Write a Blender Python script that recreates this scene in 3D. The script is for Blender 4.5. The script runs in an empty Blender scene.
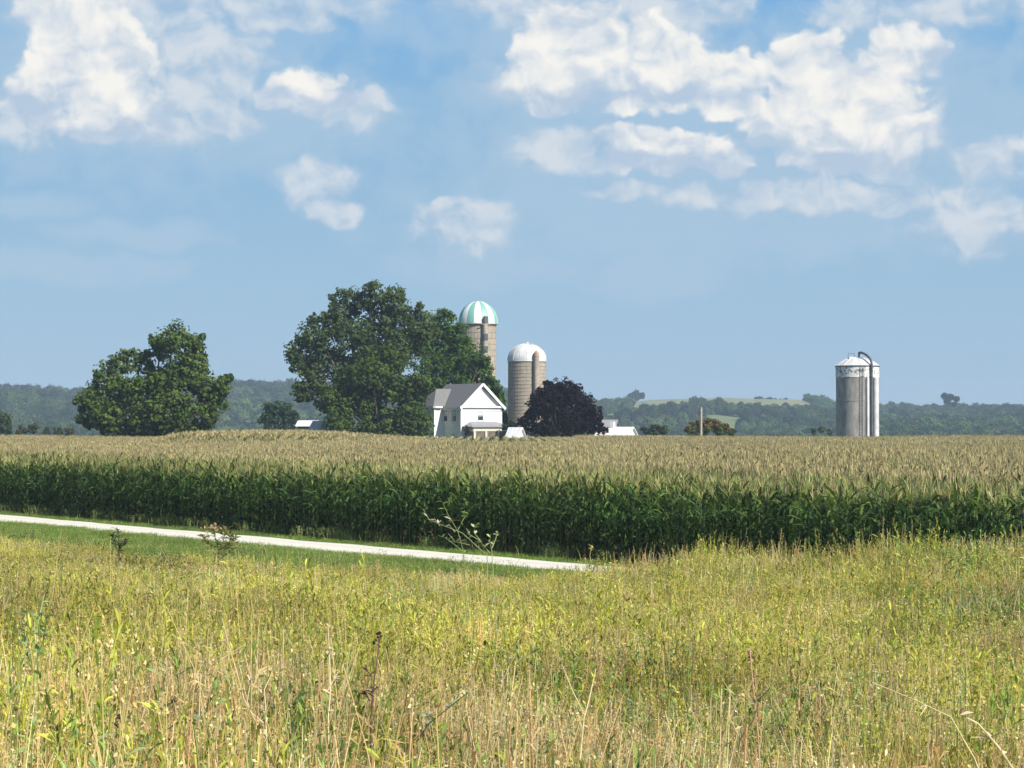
import bpy, math, random
import numpy as np
from mathutils import Vector, Matrix

random.seed(7)
rng = np.random.default_rng(7)
SC = bpy.context.scene
COL = SC.collection
F = 2190.0          # focal length in pixels of a 1024 px wide frame
CZ = 4.3            # height of the lens above the corn field's soil
HY = 425.0          # pixel row of the true horizon

def at(px, py, D):
    return Vector(((px - 512) / F * D, D, CZ + (HY - py) / F * D))

# ------------------------------------------------------------------ terrain
RD = np.array([0.581, -0.814])      # along the lane (towards lower right)
def s_of(x, y): return (x + 25.6) * -0.814 + (y - 109.5) * -0.581   # distance from corn edge towards camera
def t_of(x, y): return x * 0.581 - y * 0.814
def xy_of(s, t):
    c = 25.6 * -0.814 + -109.5 * -0.581
    a = s - c
    return a * -0.814 + t * 0.581, a * -0.581 - t * 0.814
def sm(a, b, v):
    q = np.clip((v - a) / (b - a), 0, 1)
    return q * q * (3 - 2 * q)

RPX = np.array([-1400, -400, 0, 70, 160, 230, 275, 400, 520, 600, 650, 720, 800, 860, 950, 1030, 1400, 2400])
RPY = np.array([398, 392, 398, 401, 398, 394, 393, 397, 402, 407, 400, 398, 400, 411, 414, 414, 412, 410])
def ridge(px):
    return CZ + (HY - np.interp(px, RPX, RPY)) * 2200 / F

def terrain(x, y):
    x = np.asarray(x, float); y = np.asarray(y, float)
    s = s_of(x, y); t = t_of(x, y)
    z = 2.6 * np.clip((s - 8) / 34.8, 0, None) ** 1.5
    z = np.where(s > 42.8, 2.6 + 1.5 * (1 - np.exp(-(s - 42.8) * .112 / 1.5)), z)
    z = z + 0.75 * np.exp(-(((x - 12) / 6.5) ** 2 + ((y - 41) / 9.0) ** 2)) * sm(5.8, 9.5, s)
    z = z + 0.30 * sm(-75, -45, t) * sm(5.7, 7.2, s) * (1 - sm(9.5, 14, s))
    # knoll in the corn field
    kx = sm(-33.5, -30.5, x) * (1 - sm(-24, -7, x))
    ky = sm(178, 205, y) * (1 - sm(250, 285, y))
    z = z + 0.95 * kx * ky
    z = z + 0.05 * np.sin(x * .7 + y * .31) * sm(10, 14, s) + .03 * np.sin(x * 1.9 - y * 1.3) * sm(10, 14, s)
    # valley and far hills
    yy = np.maximum(y, 1.0)
    px = 512 + x / yy * F
    hill = sm(1050, 2200, y)
    z = z - 13 * sm(420, 1000, y) * (1 - hill)
    wob = 2.5 * np.sin(x * .011 + y * .004) + 2 * np.sin(x * .023 - y * .009 + 1)
    z = z + (ridge(px)) * hill * np.where(y > 2200, 1 - .5 * sm(2200, 3000, y), 1) + wob * sm(1000, 1500, y) * (1 - sm(1850, 2200, y))
    return z
def gz(x, y): return float(terrain(x, y))

# ------------------------------------------------------------------ materials
def new_mat(name):
    m = bpy.data.materials.new(name); m.use_nodes = True
    nt = m.node_tree
    for n in list(nt.nodes): nt.nodes.remove(n)
    return m, nt
def nd(nt, typ, **kw):
    n = nt.nodes.new(typ)
    for k, v in kw.items(): setattr(n, k, v)
    return n
def lk(nt, a, b): nt.links.new(a, b)

def surf_mat(name, c1, c2, scale=2.0, rough=.8, detail=6, bump=0.0, stretch=(1, 1, 1), c3=None, metallic=0, coord='Object', spec=.3):
    """two-colour noise surface with fine mottling"""
    m, nt = new_mat(name)
    tc = nd(nt, 'ShaderNodeTexCoord'); mp = nd(nt, 'ShaderNodeMapping'); mp.inputs['Scale'].default_value = stretch
    lk(nt, tc.outputs[coord], mp.inputs['Vector'])
    n1 = nd(nt, 'ShaderNodeTexNoise'); n1.inputs['Scale'].default_value = scale; n1.inputs['Detail'].default_value = detail
    n1.inputs['Roughness'].default_value = .65
    lk(nt, mp.outputs['Vector'], n1.inputs['Vector'])
    cr = nd(nt, 'ShaderNodeValToRGB')
    cr.color_ramp.elements[0].position = .36; cr.color_ramp.elements[0].color = (*c1, 1)
    cr.color_ramp.elements[1].position = .64; cr.color_ramp.elements[1].color = (*c2, 1)
    if c3:
        e = cr.color_ramp.elements.new(.72); e.color = (*c3, 1)
    lk(nt, n1.outputs['Fac'], cr.inputs['Fac'])
    b = nd(nt, 'ShaderNodeBsdfPrincipled'); b.inputs['Roughness'].default_value = rough; b.inputs['Metallic'].default_value = metallic
    b.inputs['Specular IOR Level'].default_value = spec
    lk(nt, cr.outputs['Color'], b.inputs['Base Color'])
    if bump:
        bp = nd(nt, 'ShaderNodeBump'); bp.inputs['Strength'].default_value = bump; bp.inputs['Distance'].default_value = .02
        lk(nt, n1.outputs['Fac'], bp.inputs['Height']); lk(nt, bp.outputs['Normal'], b.inputs['Normal'])
    o = nd(nt, 'ShaderNodeOutputMaterial'); lk(nt, b.outputs[0], o.inputs['Surface'])
    return m

def leaf_mat(name, trans=.3, var=.35, patch=0.0, rough=.7, spec=.12, pscale=.15):
    """vertex colour x per-instance random x slow spatial drift; partly translucent"""
    m, nt = new_mat(name)
    at_ = nd(nt, 'ShaderNodeVertexColor', layer_name='Col')
    oi = nd(nt, 'ShaderNodeObjectInfo')
    mr = nd(nt, 'ShaderNodeMapRange'); mr.inputs['To Min'].default_value = 1 - var; mr.inputs['To Max'].default_value = 1 + var
    lk(nt, oi.outputs['Random'], mr.inputs['Value'])
    g = nd(nt, 'ShaderNodeNewGeometry')
    no = nd(nt, 'ShaderNodeTexNoise'); no.inputs['Scale'].default_value = pscale; no.inputs['Detail'].default_value = 3
    lk(nt, g.outputs['Position'], no.inputs['Vector'])
    mr2 = nd(nt, 'ShaderNodeMapRange'); mr2.inputs['From Min'].default_value = .3; mr2.inputs['From Max'].default_value = .7
    mr2.inputs['To Min'].default_value = 1 - patch; mr2.inputs['To Max'].default_value = 1 + patch
    lk(nt, no.outputs['Fac'], mr2.inputs['Value'])
    mu = nd(nt, 'ShaderNodeMath', operation='MULTIPLY'); lk(nt, mr.outputs[0], mu.inputs[0]); lk(nt, mr2.outputs[0], mu.inputs[1])
    vm = nd(nt, 'ShaderNodeVectorMath', operation='SCALE'); lk(nt, at_.outputs['Color'], vm.inputs[0]); lk(nt, mu.outputs[0], vm.inputs['Scale'])
    b = nd(nt, 'ShaderNodeBsdfPrincipled'); b.inputs['Roughness'].default_value = rough; b.inputs['Specular IOR Level'].default_value = spec
    lk(nt, vm.outputs[0], b.inputs['Base Color'])
    tr = nd(nt, 'ShaderNodeBsdfTranslucent'); lk(nt, vm.outputs[0], tr.inputs['Color'])
    mx = nd(nt, 'ShaderNodeMixShader'); mx.inputs[0].default_value = trans
    lk(nt, b.outputs[0], mx.inputs[1]); lk(nt, tr.outputs[0], mx.inputs[2])
    o = nd(nt, 'ShaderNodeOutputMaterial'); lk(nt, mx.outputs[0], o.inputs['Surface'])
    return m

M = {}
M['leaf'] = leaf_mat('foliage_leaves', .3, .0, .12, pscale=.4)
M['corn'] = leaf_mat('corn_leaves', .28, .18, .15, rough=.45, spec=.4, pscale=.12)
M['prairie'] = leaf_mat('prairie_plants', .4, .22, .25, rough=.7, pscale=.22)
M['turf'] = leaf_mat('mown_turf', .3, .2, .2, rough=.7, pscale=.3)
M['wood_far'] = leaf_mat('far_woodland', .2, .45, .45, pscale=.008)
M['bark'] = surf_mat('bark', (.06, .045, .035), (.14, .11, .085), 3, .9, stretch=(4, 4, 1), bump=.6)
M['stave'] = surf_mat('concrete_staves', (.31, .27, .215), (.44, .385, .32), 1.2, .85, detail=8, stretch=(1, 1, .5), bump=.3)
M['stave_grey'] = surf_mat('grey_concrete_staves', (.25, .238, .215), (.44, .42, .385), 1.6, .85, detail=9, stretch=(1, 1, .35), bump=.3, c3=(.52, .5, .47))
M['hoop'] = surf_mat('rusty_hoops', (.26, .215, .17), (.37, .31, .24), 3, .7)
M['white_metal'] = surf_mat('white_painted_metal', (.70, .70, .69), (.82, .82, .81), 1.5, .45, spec=.5)
M['dome_grey'] = surf_mat('weathered_galvanised', (.52, .52, .51), (.72, .72, .71), .7, .5, detail=8, spec=.5)
M['dome_mint'] = surf_mat('mint_green_panels', (.17, .40, .33), (.24, .48, .40), 1.5, .45, spec=.5)
M['dome_white'] = surf_mat('white_dome_panels', (.72, .74, .73), (.83, .84, .83), 1.5, .45, spec=.5)
M['rust'] = surf_mat('rust_stained_metal', (.30, .17, .12), (.45, .33, .26), 2, .8)
M['dark_metal'] = surf_mat('dark_pipe_metal', (.06, .07, .08), (.13, .14, .15), 3, .5)
M['siding'] = surf_mat('white_clapboard', (.72, .73, .73), (.82, .82, .81), 1.2, .6, detail=7)
M['trim'] = surf_mat('white_trim_paint', (.78, .78, .77), (.84, .84, .83), 3, .5)
M['cream'] = surf_mat('cream_trim_paint', (.55, .52, .44), (.66, .63, .55), 3, .6)
M['shingle'] = surf_mat('grey_shingles', (.13, .13, .135), (.24, .24, .24), 5, .9, detail=8, stretch=(1, 1, 3), bump=.4)
M['shingle_pale'] = surf_mat('pale_grey_roofing', (.25, .25, .26), (.36, .36, .37), 5, .9, stretch=(1, 1, 3))
M['glass'] = surf_mat('window_glass', (.03, .045, .06), (.07, .09, .11), 1, .08, spec=.6)
M['curtain'] = surf_mat('curtain', (.5, .5, .48), (.62, .62, .6), 8, .9)
M['dark_brown'] = surf_mat('dark_brown_sheet', (.12, .10, .07), (.2, .17, .12), 2, .8)
M['pole'] = surf_mat('weathered_pole_wood', (.34, .30, .23), (.46, .42, .34), 2, .9, stretch=(4, 4, .5))
def road_mat():
    m = surf_mat('limestone_gravel', (.68, .65, .57), (.80, .78, .71), 9, .95, detail=10, bump=.6, c3=(.8, .78, .71))
    nt = m.node_tree                                                     # paler wheel tracks, dustier crown and shoulders
    b = next(n for n in nt.nodes if n.type == 'BSDF_PRINCIPLED'); src = b.inputs['Base Color'].links[0].from_socket
    tc = nd(nt, 'ShaderNodeTexCoord'); d = nd(nt, 'ShaderNodeVectorMath', operation='DOT_PRODUCT'); lk(nt, tc.outputs['Object'], d.inputs[0]); d.inputs[1].default_value = (-.814, -.581, 0)
    ns = nd(nt, 'ShaderNodeTexNoise'); ns.inputs['Scale'].default_value = .6; lk(nt, tc.outputs['Object'], ns.inputs['Vector'])
    ad = nd(nt, 'ShaderNodeMath', operation='MULTIPLY_ADD'); lk(nt, ns.outputs['Fac'], ad.inputs[0]); ad.inputs[1].default_value = .5; lk(nt, d.outputs['Value'], ad.inputs[2])
    mr = nd(nt, 'ShaderNodeMapRange'); lk(nt, ad.outputs[0], mr.inputs['Value']); c0 = 25.6 * .814 - 109.5 * .581
    mr.inputs['From Min'].default_value = c0 + 1.5 + .25; mr.inputs['From Max'].default_value = c0 + 4.8 + .25
    cr = nd(nt, 'ShaderNodeValToRGB'); els = cr.color_ramp.elements
    els[0].position = 0; els[0].color = (.72, .72, .64, 1); els[1].position = 1; els[1].color = (.72, .73, .62, 1)
    for p, v in ((.12, .94), (.24, 1), (.38, 1), (.5, .90), (.62, 1), (.78, 1), (.9, .94)): e = els.new(p); e.color = (v, v * .99, v * .95, 1)
    lk(nt, mr.outputs[0], cr.inputs['Fac'])
    mx = nd(nt, 'ShaderNodeVectorMath', operation='MULTIPLY'); lk(nt, src, mx.inputs[0]); lk(nt, cr.outputs[0], mx.inputs[1]); lk(nt, mx.outputs[0], b.inputs['Base Color'])
    return m
M['road'] = road_mat()
M['grey_siding'] = surf_mat('blue_grey_siding', (.36, .40, .43), (.46, .50, .53), 2, .7)

# splattered white band of the right-hand silo
def band_mat():
    m, nt = new_mat('whitewashed_band')
    tc = nd(nt, 'ShaderNodeTexCoord')
    n = nd(nt, 'ShaderNodeTexNoise'); n.inputs['Scale'].default_value = 2.6; n.inputs['Detail'].default_value = 5
    lk(nt, tc.outputs['Object'], n.inputs['Vector'])
    cr = nd(nt, 'ShaderNodeValToRGB'); cr.color_ramp.elements[0].position = .40; cr.color_ramp.elements[0].color = (.25, .24, .23, 1)
    cr.color_ramp.elements[1].position = .50; cr.color_ramp.elements[1].color = (.78, .78, .76, 1)
    lk(nt, n.outputs['Fac'], cr.inputs['Fac'])
    b = nd(nt, 'ShaderNodeBsdfPrincipled'); b.inputs['Roughness'].default_value = .7
    lk(nt, cr.outputs['Color'], b.inputs['Base Color'])
    o = nd(nt, 'ShaderNodeOutputMaterial'); lk(nt, b.outputs[0], o.inputs['Surface'])
    return m
M['band'] = band_mat()

def ground_mat():
    m, nt = new_mat('ground_cover')
    vc = nd(nt, 'ShaderNodeVertexColor', layer_name='Col')
    g = nd(nt, 'ShaderNodeNewGeometry')
    n1 = nd(nt, 'ShaderNodeTexNoise'); n1.inputs['Scale'].default_value = 1.3; n1.inputs['Detail'].default_value = 9; n1.inputs['Roughness'].default_value = .7
    n2 = nd(nt, 'ShaderNodeTexNoise'); n2.inputs['Scale'].default_value = .03; n2.inputs['Detail'].default_value = 4
    lk(nt, g.outputs['Position'], n1.inputs['Vector']); lk(nt, g.outputs['Position'], n2.inputs['Vector'])
    a = nd(nt, 'ShaderNodeMapRange'); a.inputs['From Min'].default_value = .3; a.inputs['From Max'].default_value = .7; a.inputs['To Min'].default_value = .65; a.inputs['To Max'].default_value = 1.35
    b2 = nd(nt, 'ShaderNodeMapRange'); b2.inputs['From Min'].default_value = .35; b2.inputs['From Max'].default_value = .65; b2.inputs['To Min'].default_value = .85; b2.inputs['To Max'].default_value = 1.15
    lk(nt, n1.outputs['Fac'], a.inputs['Value']); lk(nt, n2.outputs['Fac'], b2.inputs['Value'])
    mu = nd(nt, 'ShaderNodeMath', operation='MULTIPLY'); lk(nt, a.outputs[0], mu.inputs[0]); lk(nt, b2.outputs[0], mu.inputs[1])
    vm = nd(nt, 'ShaderNodeVectorMath', operation='SCALE'); lk(nt, vc.outputs['Color'], vm.inputs[0]); lk(nt, mu.outputs[0], vm.inputs['Scale'])
    b = nd(nt, 'ShaderNodeBsdfPrincipled'); b.inputs['Roughness'].default_value = .95; b.inputs['Specular IOR Level'].default_value = .1
    lk(nt, vm.outputs[0], b.inputs['Base Color'])
    bp = nd(nt, 'ShaderNodeBump'); bp.inputs['Strength'].default_value = .5; bp.inputs['Distance'].default_value = .05
    lk(nt, n1.outputs['Fac'], bp.inputs['Height']); lk(nt, bp.outputs['Normal'], b.inputs['Normal'])
    o = nd(nt, 'ShaderNodeOutputMaterial'); lk(nt, b.outputs[0], o.inputs['Surface'])
    return m
M['ground'] = ground_mat()

# ------------------------------------------------------------------ object helpers
def link(o, parent=None):
    COL.objects.link(o)
    if parent is not None: o.parent = parent
    return o
def tag(o, label=None, cat=None, group=None, kind=None):
    if label: o['label'] = label
    if cat: o['category'] = cat
    if group: o['group'] = group
    if kind: o['kind'] = kind
    return o
def empty(name, loc, rz=0):
    o = bpy.data.objects.new(name, None); o.empty_display_size = .3
    o.location = loc; o.rotation_euler = (0, 0, rz); COL.objects.link(o)
    return o

def np_mesh(name, V, Q, mats, cols=None, smooth=False, midx=None):
    me = bpy.data.meshes.new(name)
    V = np.asarray(V, np.float32); Q = np.asarray(Q, np.int32)
    me.vertices.add(len(V)); me.vertices.foreach_set('co', V.ravel())
    k = Q.shape[1]
    me.loops.add(Q.size); me.loops.foreach_set('vertex_index', Q.ravel())
    me.polygons.add(len(Q)); me.polygons.foreach_set('loop_start', np.arange(0, Q.size, k, dtype=np.int32))
    me.polygons.foreach_set('loop_total', np.full(len(Q), k, np.int32))
    if smooth: me.polygons.foreach_set('use_smooth', np.ones(len(Q), bool))
    if midx is not None: me.polygons.foreach_set('material_index', np.asarray(midx, np.int32))
    me.update(calc_edges=True)
    if cols is not None:
        ca = me.color_attributes.new('Col', 'FLOAT_COLOR', 'POINT')
        c4 = np.ones((len(V), 4), np.float32); c4[:, :3] = cols
        ca.data.foreach_set('color', c4.ravel())
    for mm in (mats if isinstance(mats, (list, tuple)) else [mats]): me.materials.append(mm)
    return me

class Rib:
    """collects flat tapered ribbons (blades, leaves, stems) and small leaf cards"""
    def __init__(s): s.V = []; s.Q = []; s.C = []; s.n = 0
    def ribbons(s, P, side, W, C):
        # P (N,k,3) centre lines, side (N,3) or (N,k,3), W (N,k) half widths, C (N,3) or (N,k,3)
        N, k, _ = P.shape
        if side.ndim == 2: side = np.repeat(side[:, None, :], k, 1)
        if C.ndim == 2: C = np.repeat(C[:, None, :], k, 1)
        A = P - side * W[..., None]; B = P + side * W[..., None]
        V = np.stack([A, B], 2).reshape(-1, 3)
        CC = np.stack([C, C], 2).reshape(-1, 3)
        i = (np.arange(N)[:, None] * k + np.arange(k - 1)[None]).ravel() * 2 + s.n
        Q = np.stack([i, i + 1, i + 3, i + 2], 1)
        s.V.append(V); s.Q.append(Q); s.C.append(CC); s.n += len(V)
    def cards(s, P, A, B, C):
        # rhombus leaves centred P with half axes A, B
        N = len(P)
        V = np.stack([P - A, P - B * .8 + A * .1, P + A, P + B * .8 + A * .1], 1).reshape(-1, 3)
        i = np.arange(N) * 4 + s.n
        s.V.append(V); s.Q.append(np.stack([i, i + 1, i + 2, i + 3], 1)); s.C.append(np.repeat(C, 4, 0)); s.n += 4 * N
    def mesh(s, name, mat):
        return np_mesh(name, np.concatenate(s.V), np.concatenate(s.Q), mat, np.concatenate(s.C))
def unit(v): return v / np.maximum(np.linalg.norm(v, axis=-1, keepdims=True), 1e-9)
def rdir(n, r=rng): return unit(r.normal(size=(n, 3)))
def jit(c, n, a=.2, r=rng):
    c = np.asarray(c, float)
    return np.clip(c[None] * (1 + a * r.uniform(-1, 1, (n, 1))) * (1 + a * .35 * r.uniform(-1, 1, (n, 3))), 0, 1)

class MB:
    """boxes, bars, tubes, prisms collected into one mesh"""
    def __init__(s): s.v = []; s.f = []; s.m = []
    def poly(s, pts, faces, mi=0):
        b = len(s.v); s.v += [tuple(p) for p in pts]
        for f in faces: s.f.append([b + i for i in f]); s.m.append(mi)
    def box(s, x0, x1, y0, y1, z0, z1, mi=0):
        p = [(x0, y0, z0), (x1, y0, z0), (x1, y1, z0), (x0, y1, z0), (x0, y0, z1), (x1, y0, z1), (x1, y1, z1), (x0, y1, z1)]
        s.poly(p, [(3, 2, 1, 0), (4, 5, 6, 7), (0, 1, 5, 4), (1, 2, 6, 5), (2, 3, 7, 6), (3, 0, 4, 7)], mi)
    def bar(s, a, b, w, h=None, mi=0):
        h = h or w; a = Vector(a); b = Vector(b); d = (b - a).normalized()
        up = Vector((0, 0, 1)) if abs(d.z) < .95 else Vector((0, 1, 0))
        sx = d.cross(up).normalized() * w / 2; sy = sx.cross(d).normalized() * h / 2
        p = [a - sx - sy, a + sx - sy, a + sx + sy, a - sx + sy, b - sx - sy, b + sx - sy, b + sx + sy, b - sx + sy]
        s.poly(p, [(0, 1, 2, 3), (7, 6, 5, 4), (0, 4, 5, 1), (1, 5, 6, 2), (2, 6, 7, 3), (3, 7, 4, 0)], mi)
    def tube(s, pts, rad, n=8, mi=0):
        pts = [Vector(p) for p in pts]
        if not isinstance(rad, (list, tuple)): rad = [rad] * len(pts)
        b = len(s.v); ref = Vector((0.3, 0.2, 1)).normalized()
        for i, p in enumerate(pts):
            d = (pts[min(i + 1, len(pts) - 1)] - pts[max(i - 1, 0)]).normalized()
            r = ref if abs(d.dot(ref)) < .9 else Vector((1, 0, 0))
            u = d.cross(r).normalized(); w = d.cross(u).normalized()
            for k in range(n):
                a = 2 * math.pi * k / n
                s.v.append(tuple(p + (u * math.cos(a) + w * math.sin(a)) * rad[i]))
        for i in range(len(pts) - 1):
            for k in range(n):
                a = b + i * n + k; c = b + i * n + (k + 1) % n
                s.f.append([a, c, c + n, a + n]); s.m.append(mi)
        s.f.append([b + k for k in range(n)][::-1]); s.m.append(mi)
        s.f.append([b + (len(pts) - 1) * n + k for k in range(n)]); s.m.append(mi)
    def lathe(s, prof, n=48, mi=0, seg_mi=None):
        b = len(s.v)
        for r, z in prof:
            for k in range(n):
                a = 2 * math.pi * k / n; s.v.append((r * math.cos(a), r * math.sin(a), z))
        for i in range(len(prof) - 1):
            for k in range(n):
                a = b + i * n + k; c = b + i * n + (k + 1) % n
                s.f.append([a, c, c + n, a + n]); s.m.append(seg_mi(k) if seg_mi else mi)
    def build(s, name, mats, parent=None, smooth=False, loc=None, bevel=0):
        me = bpy.data.meshes.new(name); me.from_pydata(s.v, [], s.f)
        for mm in (mats if isinstance(mats, (list, tuple)) else [mats]): me.materials.append(mm)
        me.polygons.foreach_set('material_index', s.m)
        if smooth: me.polygons.foreach_set('use_smooth', [True] * len(s.f))
        me.update()
        o = bpy.data.objects.new(name, me); link(o, parent)
        if smooth:
            try: me.set_sharp_from_angle(angle=math.radians(35))
            except Exception: pass
        if loc: o.location = loc
        if bevel:
            bv = o.modifiers.new('bevel', 'BEVEL'); bv.width = bevel; bv.segments = 2; bv.limit_method = 'ANGLE'
        return o

# ------------------------------------------------------------------ ground
def build_ground():
    ya = np.concatenate([np.linspace(-400, -40, 10), np.linspace(-30, 130, 190), np.linspace(134, 320, 60), np.geomspace(330, 3100, 90)])
    u = np.linspace(-1, 1, 221)
    xa = np.sinh(u * 4.6) / np.sinh(4.6) * 1500 + u * 25
    X, Y = np.meshgrid(xa, ya)
    Z = terrain(X, Y)
    V = np.stack([X, Y, Z], -1).reshape(-1, 3)
    ny, nx = X.shape
    i = (np.arange(ny - 1)[:, None] * nx + np.arange(nx - 1)[None]).ravel()
    Q = np.stack([i, i + 1, i + nx + 1, i + nx], 1)
    x = X.ravel(); y = Y.ravel(); s = s_of(x, y); px = 512 + x / np.maximum(y, 1) * F
    c = np.zeros((len(x), 3))
    c[:] = (.10, .15, .04)                                              # farm lawn and valley floor
    c[s < 0] = (.09, .07, .045); c[(s < 0) & (y > 292)] = (.10, .15, .04)
    verge = (s >= 0); c[verge] = (.11, .17, .045)
    pr = s > s_edge(t_of(x, y)); c[pr] = (.20, .17, .07)
    far = y > 900
    c[far] = (.10, .14, .06)
    fld = far & (y > 1780) & (px > 630) & (px < 835); c[fld] = (.24, .25, .13); fld = far & (y > 1450) & (y <= 1780) & (px > 630) & (px < 850); c[fld] = (.17, .21, .09); fld = far & (y > 1560) & (y < 1700) & (px > 880) & (px < 935); c[fld] = (.33, .31, .2)
    fld = far & (y > 1560) & (y < 1770) & (px > 590) & (px < 630); c[fld] = (.22, .30, .13)
    me = np_mesh('ground', V, Q, M['ground'], c, smooth=True)
    o = bpy.data.objects.new('ground', me); link(o); tag(o, kind='structure')

def s_edge(t):   # where the tall prairie begins, measured from the corn edge
    return np.interp(t, [-90, -57, -46, -42, -38, -30, 20], [20, 16.3, 15.2, 13.2, 10.4, 9.3, 9.3]) + .5 * np.sin(t * 1.1) + .3 * np.sin(t * 2.7)
build_ground()

def build_road():
    ts = np.arange(-190, 45, .6)
    V = []; Q = []
    prof = [(0.0, -.02), (.12, .02), (.35, .055), (.5, .075), (.65, .055), (.88, .02), (1.0, -.02)]
    r = np.random.default_rng(3)
    j0 = np.convolve(r.normal(0, .22, len(ts) + 6), np.ones(5) / 5, 'same')[:len(ts)]
    j1 = np.convolve(r.normal(0, .30, len(ts) + 6), np.ones(5) / 5, 'same')[:len(ts)]
    for i, t in enumerate(ts):
        a, b = 1.5 + j0[i], 4.8 + j1[i]
        for q, h in prof:
            x, y = xy_of(a + (b - a) * q, t); V.append((x, y, gz(x, y) + h + .004))
    n = len(prof)
    for i in range(len(ts) - 1):
        for k in range(n - 1):
            p = i * n + k; Q.append((p, p + 1, p + n + 1, p + n))
    me = np_mesh('road', V, Q, M['road'], smooth=True)
    tag(link(bpy.data.objects.new('road', me)), kind='structure')
build_road()

# ------------------------------------------------------------------ instanced masses (stuff)
def scatter(name, label, cat, pts, rot, scl, idx, protos, kind='stuff'):
    """one object: point cloud carrying rot/scale/kind attributes, realised by a node tree"""
    me = bpy.data.meshes.new(name)
    me.vertices.add(len(pts)); me.vertices.foreach_set('co', np.asarray(pts, np.float32).ravel())
    a = me.attributes.new('rot', 'FLOAT_VECTOR', 'POINT'); a.data.foreach_set('vector', np.asarray(rot, np.float32).ravel())
    a = me.attributes.new('scl', 'FLOAT_VECTOR', 'POINT'); a.data.foreach_set('vector', np.asarray(scl, np.float32).ravel())
    a = me.attributes.new('idx', 'INT', 'POINT'); a.data.foreach_set('value', np.asarray(idx, np.int32))
    o = bpy.data.objects.new(name, me); link(o)
    tag(o, label, cat, None, kind)
    ng = bpy.data.node_groups.new(name + '_nodes', 'GeometryNodeTree')
    ng.interface.new_socket('Geometry', in_out='INPUT', socket_type='NodeSocketGeometry')
    ng.interface.new_socket('Geometry', in_out='OUTPUT', socket_type='NodeSocketGeometry')
    gi = ng.nodes.new('NodeGroupInput'); go = ng.nodes.new('NodeGroupOutput'); jn = ng.nodes.new('GeometryNodeJoinGeometry')
    def attr(nm, ty):
        n = ng.nodes.new('GeometryNodeInputNamedAttribute'); n.data_type = ty; n.inputs['Name'].default_value = nm
        return next(s for s in n.outputs if s.enabled and s.name == 'Attribute')
    ra = attr('rot', 'FLOAT_VECTOR'); sa = attr('scl', 'FLOAT_VECTOR'); ia = attr('idx', 'INT')
    for k, pm in enumerate(protos):
        po = bpy.data.objects.new(name + '_source', pm)
        oi = ng.nodes.new('GeometryNodeObjectInfo'); oi.inputs['Object'].default_value = po; oi.inputs['As Instance'].default_value = False
        cmp = ng.nodes.new('FunctionNodeCompare'); cmp.data_type = 'INT'; cmp.operation = 'EQUAL'
        ins = [s for s in cmp.inputs if s.enabled]
        ng.links.new(ia, ins[0]); ins[1].default_value = k
        iop = ng.nodes.new('GeometryNodeInstanceOnPoints')
        ng.links.new(gi.outputs[0], iop.inputs['Points']); ng.links.new(oi.outputs['Geometry'], iop.inputs['Instance'])
        ng.links.new(cmp.outputs[0], iop.inputs['Selection'])
        ng.links.new(ra, iop.inputs['Rotation']); ng.links.new(sa, iop.inputs['Scale'])
        ng.links.new(iop.outputs[0], jn.inputs[0])
    ng.links.new(jn.outputs[0], go.inputs[0])
    md = o.modifiers.new('scatter', 'NODES'); md.node_group = ng
    return o

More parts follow.
